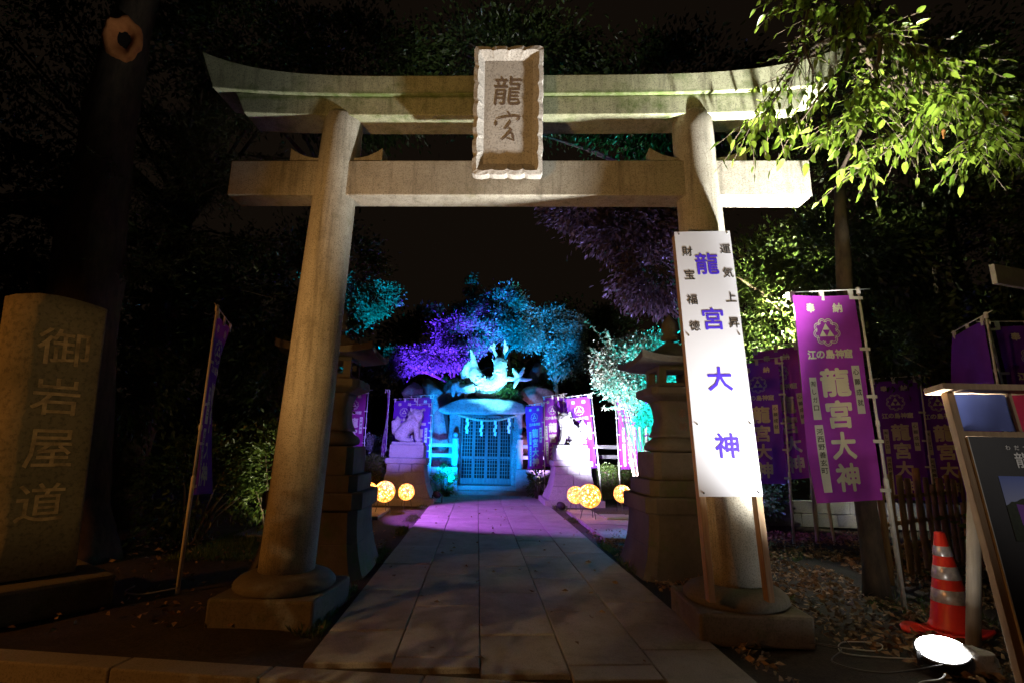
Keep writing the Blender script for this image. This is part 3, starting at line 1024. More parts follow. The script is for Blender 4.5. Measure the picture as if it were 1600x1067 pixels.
# ================================================================== STONE MONUMENT
def monument():
    # front face runs along e, normal n to the viewer
    e = Vector((0.628, 0.778, 0)).normalized()
    ang = math.atan2(e.y, e.x)
    B = Vector((-3.20, 4.647, 0)) - e * 0.29
    root = empty('stone_monument', (B.x, B.y, 0), ang, 'tall dark stone monument carved with four characters left of the gate', 'monument')
    # footing
    MB().box(-0.52, 0.50, -0.22, 0.70, -0.05, 0.20).build('footing', M['darkgranite'], root, bevel=0.03)
    mb = MB()
    N, Mz = 22, 40
    # outline in plan: rounded slab, left edge chamfered
    def outline(z):
        u = (z - 0.22) / 2.15
        x0, x1 = -0.31 - 0.10 * u, 0.29 - 0.10 * u
        pts = [(x0 - 0.02, 0.24), (x0 + 0.02, 0.12), (x0 + 0.13, 0.0)]
        for i in range(1, 9): pts.append((x0 + 0.13 + (x1 - x0 - 0.15) * i / 8, 0.0))
        pts += [(x1, 0.02), (x1 + 0.005, 0.10), (x1 - 0.01, 0.30), (x1 - 0.05, 0.36), (0, 0.37), (x0 + 0.06, 0.36), (x0 + 0.005, 0.30)]
        return pts
    rings = []
    for k in range(Mz):
        z = 0.22 + 2.15 * k / (Mz - 1)
        rings.append([(x, y, z) for x, y in outline(z)])
    n = len(rings[0])
    vs, fs = [], []
    for k, r_ in enumerate(rings):
        for (x, y, z) in r_:
            d = 0.012 * mnoise.noise((x * 5, y * 5, z * 4)) + 0.006 * mnoise.noise((x * 17, y * 17, z * 15))
            zz = z
            if k == Mz - 1: zz = z + 0.05 - 0.25 * abs(x + 0.14) ** 1.6 - 0.25 * max(0, y - .1) ** 2
            vs.append((x + d * .3, y + (d if y > 0.001 else d * .6), zz))
    for k in range(Mz - 1):
        for i in range(n):
            j = (i + 1) % n
            fs.append((k * n + i, k * n + j, (k + 1) * n + j, (k + 1) * n + i))
    # top cap: fan
    c = len(vs)
    vs.append((-0.12, 0.18, 2.43))
    for i in range(n):
        fs.append(((Mz - 1) * n + i, (Mz - 1) * n + (i + 1) % n, c))
    mb.add(vs, fs)
    mb.build('standing_stone', M['monument'], root, True)
    for args in (('御', -0.06, 2.00, 0.29, 0.006, -0.05, 1.15), ('岩', -0.05, 1.60, 0.29, 0.006, -0.05, 1.05), ('屋', -0.03, 1.19, 0.31, 0.006, -0.04, 0.95), ('道', -0.02, 0.78, 0.29, 0.006, -0.03, 1.0)):
        link('character', Txt().put(*args).mesh('character', M['carvelight'], lambda a, b, c: (a, -0.0105 - c, b)), root)
monument()

# ================================================================== STONE LANTERNS
def stone_lantern(loc, mirror, label):
    root = empty('stone_lantern', loc, 0, label, 'stone lantern', 'pair of stone lanterns flanking the path')
    root.scale = (0.85, 0.85, 0.97)
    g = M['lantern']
    # flared base made of courses
    def sq(name, prof, n=32, s=0.93):
        return MB().lathe(prof, n, sq=s).build(name, g, root)
    z0 = 0.0
    flare = []
    for i in range(9):
        u = i / 8
        flare.append((0.68 - 0.14 * (1 - (1 - u) ** 2.2), -0.04 + u * 0.66))
    cs = [flare[0:5], flare[4:]]
    for c in cs:
        c2 = [(c[0][0] - .006, c[0][1])] + [(r_, z + .004) for r_, z in c[0:1]] + c[1:-1] + [(c[-1][0], c[-1][1] - .004), (c[-1][0] - .006, c[-1][1])]
        sq('base_course', c2)
    sq('base_cap', [(0.585, 0.623), (0.60, 0.64), (0.60, 0.78), (0.59, 0.80)])
    sq('lower_step', [(0.505, 0.802), (0.51, 0.81), (0.51, 0.965), (0.50, 0.975)])
    sq('upper_step', [(0.415, 0.977), (0.42, 0.985), (0.42, 1.27), (0.41, 1.28)])
    MB().lathe([(0.30, 1.282), (0.37, 1.30), (0.385, 1.34), (0.36, 1.385), (0.30, 1.42), (0.275, 1.45)], 24, sq=0.5).build('lotus_ring', g, root, True)
    sh = []
    for i in range(11):
        u = i / 10
        sh.append((0.245 + 0.055 * (2 * u - 1) ** 2 - 0.02 * u, 1.452 + 0.42 * u))
    MB().lathe(sh, 32, sq=0.75).build('shaft', g, root, True)
    t = Txt()
    t.put('奉', 0.03, 1.73, 0.105, 0.01)
    t.put('納', 0.03, 1.58, 0.105, 0.01)
    link('lettering', t.mesh('lettering', M['carve'], lambda a, b, c: (a, -0.262 - c, b)), root)
    sq('platform', [(0.27, 1.875), (0.40, 1.93), (0.42, 1.95), (0.42, 2.02), (0.40, 2.03)], s=0.9)
    # fire box: four corner posts, sill, head, open windows
    fb = MB()
    h = 0.27
    for sx in (-1, 1):
        for sy in (-1, 1):
            fb.box(sx * h - (0.10 if sx > 0 else 0), sx * h + (0.10 if sx < 0 else 0), sy * h - (0.10 if sy > 0 else 0), sy * h + (0.10 if sy < 0 else 0), 2.09, 2.24)
    fb.box(-h, h, -h, h, 2.032, 2.0895)
    fb.box(-h, h, -h, h, 2.2405, 2.285)
    fb.build('fire_box', g, root, bevel=0.004)
    # roof with upturned corners
    n = 17
    vs, fs = [], []
    for layer in range(2):
        for j in range(n):
            for i in range(n):
                x, y = -1 + 2 * i / (n - 1), -1 + 2 * j / (n - 1)
                m_ = max(abs(x), abs(y))
                cnr = (abs(x) * abs(y)) ** 3
                z = 2.36 + 0.30 * (1 - m_) ** 1.5 + 0.07 * cnr if layer else 2.287 + 0.055 * cnr
                vs.append((x * 0.60, y * 0.60, z))
    for j in range(n - 1):
        for i in range(n - 1):
            a = j * n + i
            fs.append((a + n, a + n + 1, a + 1, a))
            b = n * n + a
            fs.append((b, b + 1, b + n + 1, b + n))
    rim = [i for i in range(n)] + [j * n + n - 1 for j in range(1, n)] + [(n - 1) * n + i for i in range(n - 2, -1, -1)] + [j * n for j in range(n - 2, 0, -1)]
    for k in range(len(rim)):
        a, b = rim[k], rim[(k + 1) % len(rim)]
        fs.append((a, b, n * n + b, n * n + a))
    MB().add(vs, fs).build('roof', g, root, bevel=0.004)
    MB().lathe([(0.11, 2.64), (0.13, 2.68), (0.09, 2.72), (0.12, 2.78), (0.10, 2.86), (0.03, 2.95), (0.005, 2.97)], 20).build('finial', g, root, True)
    return root
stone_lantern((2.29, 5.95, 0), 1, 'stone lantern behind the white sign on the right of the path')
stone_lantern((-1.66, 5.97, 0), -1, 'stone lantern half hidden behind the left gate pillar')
# ================================================================== BANNERS (nobori)
def banner_proto(side, cloth, seed, detail=False):
    """banner flag standing at the origin, viewer on -y. side 'L': cloth to the left of its pole."""
    rg = random.Random(seed)
    root = empty('banner_flag')
    Wd, L = 0.60, 1.78
    ztop = 2.66
    x0 = -Wd - 0.045 if side == 'L' else 0.045
    a1, a2, ph = rg.uniform(.035, .06), rg.uniform(.014, .022), rg.uniform(0, 6)
    def surf(s, d):
        """s 0..Wd from the viewer's left, d down from the top"""
        far = (Wd - s) / Wd if side == 'L' else s / Wd
        y = a1 * far * math.sin(2.1 * d + ph) + a2 * math.sin(9 * s + 2.6 * d + ph) * (0.3 + 0.7 * far) + 0.007 * math.sin(16 * s - 5.5 * d + ph * 2) * min(1, d * 1.5) + 0.05 * far * far * (d / L) * math.sin(ph)
        sag = 0.035 * far * (1 if side == 'L' else 1)
        return (x0 + s + 0.03 * far * (d / L) * (1 if side == 'L' else -1), y, ztop - 0.06 - d - sag)
    nu, nv = 24, 48
    vs = [surf(Wd * i / nu, L * j / nv) for j in range(nv + 1) for i in range(nu + 1)]
    fs = [(j * (nu + 1) + i, (j + 1) * (nu + 1) + i, (j + 1) * (nu + 1) + i + 1, j * (nu + 1) + i + 1) for j in range(nv) for i in range(nu)]
    cl = MB().add(vs, fs).build('cloth', cloth, root, True)
    fn = lambda s, d, c: (lambda p: (p[0], p[1] - 0.0022 - c, p[2]))(surf(s, -d))
    t = Txt()
    t.put('奉', 0.165, -0.115, 0.085, 0.035)
    t.put('納', 0.425, -0.115, 0.085, 0.035)
    link('small_lettering', t.mesh('small_lettering', M['cream'], fn, 0.04), root)
    t = Txt()
    cx, cy = 0.295, -0.335
    # three scale triangles in a wave roundel
    def tri(px, py, r_):
        t.poly([(px, py + r_), (px - r_ * .90, py - r_ * .55), (px + r_ * .90, py - r_ * .55)])
    tri(cx, cy + 0.040, 0.038); tri(cx - 0.035, cy - 0.020, 0.038); tri(cx + 0.035, cy - 0.020, 0.038)
    for k in range(9):
        a = 2 * math.pi * k / 9 + math.pi / 2 + 0.35
        ox, oy = cx + 0.088 * math.cos(a), cy + 0.088 * math.sin(a)
        for rr, w_ in ((0.037, 0.0065), (0.022, 0.005)):
            arc = []
            for i in range(9):
                b = a - 1.75 + 3.5 * i / 8
                arc.append((ox + rr * math.cos(b), oy + rr * math.sin(b)))
            t.stroke(arc, w_)
    link('crest', t.mesh('crest', M['cream'], fn, 0.04), root)
    t = Txt()
    for ch, s in zip('江の島神窟', (0.135, 0.215, 0.30, 0.385, 0.465)):
        t.put(ch, s, -0.535, 0.078, 0.045)
    link('shrine_lettering', t.mesh('shrine_lettering', M['cream'], fn, 0.04), root)
    for ch, d, z in zip('龍宮大神', (0.785, 1.06, 1.325, 1.585), (.235, .225, .215, .215)):
        link('character', Txt().put(ch, 0.315, -d, z, 0.038).mesh('character', M['cream'], fn, 0.04), root)
    for (s0, s1, d0, d1) in ((0.475, 0.55, 0.645, 1.065), (0.085, 0.155, 0.735, 1.10), (0.085, 0.155, 1.145, 1.70)):
        st = Txt()
        m = 16
        for i in range(m):
            da, db = d0 + (d1 - d0) * i / m, d0 + (d1 - d0) * (i + 1) / m
            st.poly([(s0, -db), (s1, -db), (s1, -da), (s0, -da)])
        link('name_strip', st.mesh('name_strip', M['strip'], fn, 0.04), root)
    tk = Txt()
    for ch, d in zip('心願成就', (0.70, 0.79, 0.88, 0.97)): tk.put(ch, 0.5125, -d, 0.055, 0.012)
    for ch, d in zip('㈲しガロ', (0.79, 0.86, 0.93, 1.0)): tk.put(ch, 0.12, -d, 0.05, 0.012)
    for ch, d in zip('河西野善玄町', (1.20, 1.265, 1.33, 1.395, 1.46, 1.525)): tk.put(ch, 0.12, -d, 0.05, 0.012)
    link('strip_lettering', tk.mesh('strip_lettering', M['ink'], lambda s, d, c: (lambda p: (p[0], p[1] - 0.0036 - c, p[2]))(surf(s, -d))), root)
    # pole: thick lower length, thin upper length, cap, cross rod, loops
    MB().tube([(0, 0, -0.05), (0, 0, 0.98), (0, 0, 1.0)], [0.0185, 0.0185, 0.014], 12).build('lower_pole', M['poleplastic'], root, True)
    MB().tube([(0, 0, 0.99), (0, 0, 1.42), (0, 0, 1.43), (0, 0, 1.47), (0, 0, 1.48), (0, 0, ztop)], [0.012, 0.012, 0.017, 0.017, 0.0105, 0.0105], 12).build('upper_pole', M['poleplastic'], root, True)
    MB().tube([(0, 0, ztop - 0.045), (0, 0, ztop + 0.012), (0, 0, ztop + 0.02)], [0.018, 0.018, 0.010], 12).build('pole_cap', M['poleplastic'], root, True)
    sg = -1 if side == 'L' else 1
    zr = ztop - 0.010
    MB().tube([(-sg * 0.11, 0, zr + 0.016), (sg * (Wd + 0.07), 0, zr - 0.04)], 0.0055, 8).build('cross_rod', M['poleplastic'], root, True)
    for s in (0.03, 0.30, 0.57):
        p = surf(s, 0.0)
        MB().box(p[0] - 0.02, p[0] + 0.02, -0.008, 0.008, p[2] - 0.04, p[2] + 0.055).build('loop', M['strip'], root)
    for d in (0.03, 0.50, 0.92, 1.30, 1.70):
        p = surf(Wd - 0.03 if side == 'L' else 0.03, d)
        MB().box(min(p[0], 0.018 * -sg), max(p[0], 0.018 * -sg), -0.0195, -0.0175, p[2] - 0.014, p[2] + 0.014).build('loop', M['strip'], root)
    return root

PROTO = {}
def flag(side, cloth, loc, rz, label, lean=(0, 0), seed=1, sc=1.0, group='purple votive banners'):
    key = (side, cloth, seed)
    if key not in PROTO:
        r = banner_proto(side, M[cloth], seed)
        PROTO[key] = r
    else:
        r = copy_tree(PROTO[key])
    r.location = loc
    r.rotation_euler = (lean[0], lean[1], rz)
    r.scale = (sc, sc, sc)
    tag(r, label, 'banner', group)
    return r

# the large one in front
flag('L', 'purple', (3.64, 4.45, 0.0), R(-3), 'big bright purple banner with white characters beside the tall white sign', (R(-2), R(0)), 1, 1.065)
# edge-on one left of the gate
flag('R', 'violet', (-2.575, 5.0, 0.0), R(103), 'dim purple banner seen nearly edge-on left of the gate', (R(0), R(0.5)), 2, 0.96)
# right-hand cluster behind the white sign
flag('L', 'violet', (4.48, 7.33, 0), R(-22), 'purple banner showing its characters just right of the white sign', (0, R(1)), 3, 1.0)
flag('L', 'purple', (5.26, 7.60, 0), R(-12), 'wine purple banner in leaf shade behind the big bright banner', (0, R(-4)), 4, 1.12)
flag('L', 'violet', (5.35, 8.75, 0), R(-30), 'blue-edged purple banner second behind the white sign', (0, R(0)), 3, 1.0)
flag('R', 'purple', (4.70, 8.6, 0), R(60), 'narrow blue-lit banner seen sideways beside the white sign', (0, R(0)), 2, 1.0)
# cluster behind the bamboo fence
flag('L', 'violet', (5.75, 6.35, 0), R(-25), 'shaded purple banner behind the bamboo fence', (0, R(1)), 3, 0.86)
flag('L', 'violet', (6.25, 6.2, 0), R(-28), 'purple banner with cream characters between fence and notice board', (0, R(0)), 5, 0.86)
flag('L', 'violet', (5.18, 6.9, 0), R(-12), 'darkest purple banner behind the tree trunk and fence', (0, R(1)), 4, 0.86)
flag('R', 'violet', (5.04, 4.65, 0), R(70), 'narrow dark banner rising above the notice board', (0, 0), 2, 1.0)
flag('R', 'violet', (5.55, 4.95, 0.02), R(-15), 'purple banner cut off by the right edge of the picture', (0, R(-3)), 6, 1.0)
# left of the shrine
BL = 'banners left of the shrine'
flag('L', 'purple', (-3.06, 13.0, 0.05), R(35), 'pink-topped banner leftmost of those beside the dragon shrine', (0, 0), 6, 0.93, BL)
flag('L', 'wine', (-2.75, 12.95, 0.05), R(25), 'dark wine banner second from left beside the dragon shrine', (0, 0), 5, 0.95, BL)
flag('L', 'purple', (-2.22, 12.9, 0.02), R(91), 'pink banner seen edge-on left of the violet stone lion', (0, 0), 7, 0.96, BL)
flag('L', 'violet', (-1.58, 13.4, 0.0), R(0), 'violet banner directly behind the left stone lion', (0, 0), 6, 0.92, BL)
flag('L', 'wine', (-1.22, 13.9, 0.0), R(-4), 'wine red banner between lion and shrine boulders', (0, 0), 5, 0.97, BL)
flag('L', 'violet', (-1.18, 13.05, 0.0), R(0), 'pale violet banner right behind the left lion head', (0, 0), 5, 0.86, BL)
# right of the shrine
BR = 'banners right of the shrine'
flag('L', 'purple', (1.72, 13.2, 0.0), R(-44), 'small purple banner closest to the shrine door on its right', (0, R(-1)), 5, 0.9, BR)
flag('L', 'purple', (2.16, 13.0, 0.0), R(-42), 'purple banner just left of the white-lit stone lion', (0, 0), 6, 0.98, BR)
flag('L', 'violet', (3.02, 12.6, 0.0), R(-12), 'white-lit banner with leaning pole behind the right lion', (0, R(-5)), 5, 0.98, BR)
flag('L', 'violet', (2.62, 12.95, 0.0), R(-10), 'overexposed banner hidden behind the right lion', (0, 0), 6, 0.97, BR)
flag('R', 'purple', (3.45, 12.5, 0.0), R(-6), 'leftmost banner of the three beneath the cyan bush', (0, R(-2)), 7, 0.95, BR)
flag('L', 'purple', (4.10, 12.9, 0.0), R(6), 'middle banner of the three beneath the cyan bush', (0, 0), 6, 0.95, BR)
flag('L', 'purple', (4.42, 12.4, 0.0), R(-4), 'banner beneath the cyan bush nearest the stone lantern', (0, 0), 5, 0.96, BR)

# ================================================================== NOTICE BOARD at the right
def notice_board():
    root = empty('notice_board', (2.80, 2.66, 0), R(-4), 'black notice board in wooden frame with blue and red header', 'notice board')
    root.rotation_euler = (R(-7.5), 0, R(-4))
    W = 0.95
    # posts
    for x in (0.0, W):
        MB().box(x - 0.022, x + 0.022, 0.01, 0.055, 0.0, 1.66).build('frame_post', M['wood'], root, bevel=0.003)
    MB().box(-0.085, W + 0.085, -0.05, 0.10, 1.662, 1.70).build('top_rail', M['wood'], root, bevel=0.004)
    MB().box(0.022, W - 0.022, 0.02, 0.045, 1.40, 1.43).build('middle_rail', M['wood'], root)
    def hang(name, x0, x1, mat):
        nu, nv = 12, 8
        vs = [(x0 + (x1 - x0) * i / nu, 0.03 + 0.006 * math.sin(i * 1.1 + j * .3), 1.655 - (1.655 - 1.435) * j / nv) for j in range(nv + 1) for i in range(nu + 1)]
        fs = [(j * (nu + 1) + i, (j + 1) * (nu + 1) + i, (j + 1) * (nu + 1) + i + 1, j * (nu + 1) + i + 1) for j in range(nv) for i in range(nu)]
        MB().add(vs, fs).build(name, mat, root, True)
    hang('blue_header', 0.03, 0.345, M['bluecloth'])
    hang('red_header', 0.365, 0.66, M['redcloth'])
    hang('header_end', 0.68, 0.92, M['bluecloth'])
    for x in (0.355, 0.67):
        MB().box(x - 0.009, x + 0.009, 0.012, 0.03, 1.431, 1.661).build('header_batten', M['wood'], root)
    MB().box(0.024, W - 0.024, 0.0, 0.012, 0.12, 1.395).build('panel', M['black'], root)
    MB().box(0.019, 0.0238, -0.004, 0.012, 0.12, 1.395).build('panel_trim', M['poleplastic'], root)
    t = Txt()
    for i, ch in enumerate('わだつみ'): t.put(ch, 0.235 + i * 0.05, 1.335, 0.03, 0.012)
    for i, ch in enumerate('龍宮'): t.put(ch, 0.30 + i * 0.17, 1.265, 0.085, 0.012)
    rows = ['江の島は龍神', 'ている龍宮大', 'まつわる伝説', 'にまつられて', '家記の縁起に', '創設された', '祈りの場', '白い龍']
    for k, rw in enumerate(rows):
        for i, ch in enumerate(rw):
            t.put(ch, 0.165 + i * 0.058, 0.70 - k * 0.066, 0.042, 0.010)
    link('lettering', t.mesh('lettering', M['paper'], lambda a, b, c: (a, -0.003 - c, b)), root)
    # printed photograph: sky, trees, purple banners
    px0, px1, pz0, pz1 = 0.135, 0.80, 0.83, 1.175
    def pr(name, pts, mat, y):
        MB().add([(a, y, b) for a, b in pts], [tuple(range(len(pts)))]).build(name, mat, root)
    msky, tt, pp = mat_new('printed_sky')
    g = tt.nodes.new('ShaderNodeTexCoord'); mp = tt.nodes.new('ShaderNodeSeparateXYZ')
    tt.links.new(g.outputs['Generated'], mp.inputs[0])
    rr = ramp(tt, [(0.0, (0.62, 0.66, 0.80)), (1.0, (0.10, 0.16, 0.55))])
    tt.links.new(mp.outputs['Z'], rr.inputs[0]); tt.links.new(rr.outputs[0], pp.inputs['Base Color'])
    pr('printed_photo', [(px0, pz0), (px1, pz0), (px1, pz1), (px0, pz1)], msky, -0.0025)
    rg = random.Random(4)
    top = [(px0 + (px1 - px0) * i / 40, pz0 + 0.19 + 0.05 * mnoise.noise((i * .37, 2, 1)) + 0.03 * math.sin(i * .28) + rg.uniform(-.006, .006)) for i in range(41)]
    pr('printed_trees', [(px0, pz0), (px1, pz0)] + top[::-1], mat_plain('printed_foliage', (0.018, 0.028, 0.012), 0.5, var=0.6, scale=60), -0.0035)
    pm = mat_plain('printed_purple', (0.20, 0.05, 0.42), 0.5)
    for i in range(6):
        x = px0 + 0.06 + i * 0.055
        pr('printed_banner', [(x, pz0 + 0.085), (x + 0.04, pz0 + 0.08), (x + 0.035, pz0 + 0.19), (x - 0.005, pz0 + 0.195)], pm, -0.0042)
notice_board()

# grey round post behind the board
p = MB().tube([(0, 0, -0.1), (0, 0, 1.24), (0, 0, 1.25)], [0.042, 0.040, 0.030], 16).build('timber_post', M['postwood'], None, True, loc=(3.36, 3.56, 0), rot=(R(1), R(9), 0))
tag(p, 'bare round timber post standing behind the traffic cone', 'post')

# ================================================================== TRAFFIC CONE
def cone():
    root = empty('traffic_cone', (3.54, 3.88, 0.0), R(20), 'red traffic cone with three silver reflective bands', 'traffic cone')
    root.rotation_euler = (R(0), R(-2), R(20))
    def rad(z): return 0.142 - 0.110 * (z - 0.05) / 0.65
    prof = [(0.16, 0.03), (0.152, 0.05)] + [(rad(z), z) for z in (0.08, 0.2, 0.4, 0.6, 0.68)] + [(0.034, 0.698), (0.022, 0.705)]
    MB().lathe(prof, 36).build('body', M['orange'], root, True)
    for z0, z1 in ((0.215, 0.305), (0.375, 0.465), (0.535, 0.605)):
        MB().lathe([(rad(z0) + 0.001, z0), (rad(z0) + 0.003, z0 + 0.003), (rad(z1) + 0.003, z1 - 0.003), (rad(z1) + 0.001, z1)], 36).build('reflective_band', M['reflector'], root, True)
    # flexible base with upturned corners
    n = 13
    vs, fs = [], []
    for j in range(n):
        for i in range(n):
            x, y = -1 + 2 * i / (n - 1), -1 + 2 * j / (n - 1)
            z = 0.012 + 0.022 * (abs(x) * abs(y)) ** 3 + 0.02 * max(0, 1 - math.hypot(x, y) * 1.3)
            vs.append((x * 0.17, y * 0.17, z))
    for j in range(n - 1):
        for i in range(n - 1):
            a = j * n + i
            fs.append((a, a + 1, a + n + 1, a + n))
    o = MB().add(vs, fs).build('base', M['orange'], root, True)
    s = o.modifiers.new('s', 'SOLIDIFY'); s.thickness = 0.022; s.offset = 0
    return root
cone()
w_ = MB().lathe([(0.06, 0.0), (0.075, 0.006), (0.08, 0.025), (0.07, 0.04), (0.03, 0.045)], 28).build('cone_weight', M['orange'], None, True, loc=(3.30, 3.98, -0.02), rot=(R(10), R(-6), 0))
tag(w_, 'loose red weight ring lying left of the traffic cone', 'cone weight')

# ================================================================== FLOODLIGHTS
def floodlight(loc, target, label, glass, r=0.13, group='floodlights on the ground'):
    d = (Vector(target) - Vector(loc)).normalized()
    q = d.to_track_quat('Z', 'Y')
    root = empty('floodlight', loc, 0, label, 'floodlight', group)
    hd = empty('lamp_head'); hd.parent = root
    hd.rotation_mode = 'QUATERNION'
    hd.rotation_quaternion = q
    hd.location = (0, 0, 0)
    MB().lathe([(r * 0.45, -r * 1.05), (r * 0.75, -r * 0.9), (r * 1.02, -r * 0.35), (r * 1.08, -0.035), (r * 1.08, -0.020), (r * 1.0, -0.019)], 28).build('housing', M['housing'], hd, True)
    MB().lathe([(r * 0.98, -0.018), (r * 0.98, -0.014)], 28).build('lens', glass, hd)
    br = MB()
    z = -loc[2]
    for s in (-1, 1):
        br.bar((s * r * 1.15, 0, -0.02), (s * r * 1.15, 0, z + 0.012), 0.03, 0.008)
    br.bar((-r * 1.2, 0, z + 0.008), (r * 1.2, 0, z + 0.008), 0.03, 0.01)
    br.build('bracket', M['housing'], root)
    return root
floodlight((2.905, 3.295, 0.115), (2.55, 2.95, 1.7), 'glaring white floodlight on the ground before the traffic cone', M['glow'], 0.135)
def cglass(c, k=8):
    return mat_plain('lamp_glass_tint', (0.5, 0.5, 0.5), 0.3, emit=c, estr=k)
GF = [((-0.86, 12.0, 0.20), (0.15, 14.6, 2.0), (0.03, 0.42, 1.0), 'small blue floodlight beside the left lion pedestal'),
      ((1.76, 10.84, 0.12), (2.85, 12.5, 1.5), (0.9, 0.92, 1.0), 'small white floodlight in front of the right lion pedestal'),
      ((3.5, 9.7, 0.20), (3.45, 11.3, 2.9), (0.10, 1.0, 0.78), 'green floodlight below the cyan bush')]
for loc, tg, c, lb in GF:
    floodlight(loc, tg, lb, cglass(c), 0.09, 'coloured floodlights')
# floodlight on the thin grey post
def post_lamp():
    root = empty('lamp_post', (5.02, 7.62, 0), 0, 'thin grey post with a small dazzling lamp above the banners', 'lamp post')
    MB().tube([(0, 0, -0.1), (0, 0, 3.85)], 0.028, 10).build('pole', M['cablew'], root, True)
    MB().box(-0.10, 0.02, -0.09, 0.06, 3.66, 3.80).build('lamp_head', M['housing'], root, bevel=0.01)
    MB().box(-0.165, -0.112, -0.03, 0.03, 3.70, 3.76).build('lens', mat_plain('lamp_glass_small', (0.9, 0.9, 0.9), 0.3, emit=(1, 1, 0.92), estr=60), root)
post_lamp()

# ================================================================== CABLES
def cable(pts, r_, mat, label):
    P = []
    pts = [Vector(p) for p in pts]
    for i in range(len(pts) - 1):
        p0, p1, p2, p3 = pts[max(i - 1, 0)], pts[i], pts[i + 1], pts[min(i + 2, len(pts) - 1)]
        for k in range(8):
            t = k / 8
            P.append(0.5 * ((2 * p1) + (p2 - p0) * t + (2 * p0 - 5 * p1 + 4 * p2 - p3) * t * t + (3 * p1 - p0 - 3 * p2 + p3) * t ** 3))
    P.append(pts[-1])
    o = MB().tube(P, r_, 6).build('cable', mat, None, True)
    tag(o, label, 'cable', 'cables on the ground')
cable([(2.83, 3.2, 0.05), (2.45, 3.22, 0.0), (2.25, 3.38, 0.0), (2.42, 3.55, 0.02), (2.2, 3.75, 0.0), (2.0, 3.95, 0.0)], 0.0045, M['cable'], 'grey cable running from the white floodlight toward the gate')
cable([(2.85, 3.3, 0.04), (2.6, 3.45, 0.0), (2.4, 3.5, 0.01), (2.55, 3.7, 0.0), (2.75, 3.62, 0.02), (2.62, 3.52, 0.01), (2.3, 3.72, 0.0), (2.25, 4.0, 0.0)], 0.0038, M['cablew'], 'looped thin cable left of the white floodlight')
cable([(2.4, 2.85, 0.0), (2.48, 3.0, 0.03), (2.65, 3.05, 0.03), (2.75, 3.12, 0.03)], 0.005, M['cablew'], 'short cable arching in front of the white floodlight')
cable([(-2.55, 4.95, 0.02), (-2.75, 4.8, 0.01), (-2.95, 4.9, 0.0), (-3.0, 5.1, 0.0)], 0.006, M['cablew'], 'thin cord from the edge-on banner to the monument')

# pale stone at the board's foot
def rock(name, loc, rad, mat, label, seed, cat='boulder', group=None, rz=0.0, disp=0.16, cut=None, n=40, m=26, tilt=(0, 0)):
    mb = MB().ball((0, 0, 0), 1.0, n, m)
    rg = np.random.default_rng(seed)
    planes = rg.normal(size=(15, 3)); planes /= np.linalg.norm(planes, axis=1)[:, None]
    ds = rg.uniform(0.55, 0.88, 15)
    vs = []
    for v in mb.v:
        q = np.array(v)
        for pn, d in zip(planes, ds):
            h = q @ pn - d
            if h > 0: q = q - pn * h * 0.97
        k = 1 + disp * mnoise.noise(Vector(q) * 1.6 + Vector((seed * 3.1, 0, 0))) + 0.07 * mnoise.noise(Vector(q) * 5 + Vector((0, seed, 0))) + 0.045 * mnoise.noise(Vector(q) * 13)
        q = q * k
        vs.append((q[0] * rad[0], q[1] * rad[1], q[2] * rad[2]))
    mb.v = vs
    o = mb.build(name, mat, None, True, loc=loc, rot=(tilt[0], tilt[1], rz))
    return tag(o, label, cat, group)
rock('rock', (3.06, 3.22, 0.06), (0.12, 0.10, 0.10), M['concrete'], 'round pale stone at the foot of the notice board', 3, 'rock')

# ================================================================== BAMBOO FENCE, TREE TRUNK, LOW WALL at right
def bamboo_fence():
    root = empty('bamboo_fence', (4.15, 5.35, 0), math.atan2(0.63, 1.25), 'old bamboo fence behind the large purple banner', 'fence')
    rg = random.Random(2)
    i = 0
    x = 0.0
    while x < 3.4:
        h = rg.uniform(0.92, 1.12)
        r_ = rg.uniform(0.022, 0.036)
        pts, rad = [], []
        for k in range(13):
            z = -0.05 + (h + 0.05) * k / 12
            pts.append((x + 0.004 * math.sin(z * 6 + x), -0.02, z)); rad.append(r_ * (1.10 if k % 4 == 3 else 1.0))
        MB().tube(pts, rad, 9).build('bamboo_stake', M['bamboo'], root, True)
        x += rg.uniform(0.16, 0.26)
    for z in (0.28, 0.52, 0.80):
        MB().tube([(-0.1, 0.035, z), (1.6, 0.035, z + 0.01), (3.5, 0.035, z)], [0.024, 0.022, 0.02], 8).build('rail', M['bamboo'], root, True)
bamboo_fence()
t_ = MB()
t_.tube([(0, 0, -0.1), (0.01, 0, 0.25), (0.0, 0.02, 1.0), (-0.03, 0.02, 2.0), (0.05, 0.0, 3.2), (0.2, 0.1, 4.4)], [0.13, 0.10, 0.09, 0.085, 0.075, 0.05], 14)
# low stone wall beyond the banners
wl = empty('low_stone_wall', (5.0, 9.35, 0), R(-10), 'low grey block wall beyond the right-hand banners', 'wall')
for k in range(6):
    for r_ in range(2):
        MB().box(0.004, 0.596, -0.10, 0.10, 0.004, 0.22).build('block', M['concrete'], wl, bevel=0.008, loc=(-0.2 + k * 0.60 + (0.0 if r_ else -0.22), 0.0, -0.02 + r_ * 0.223))
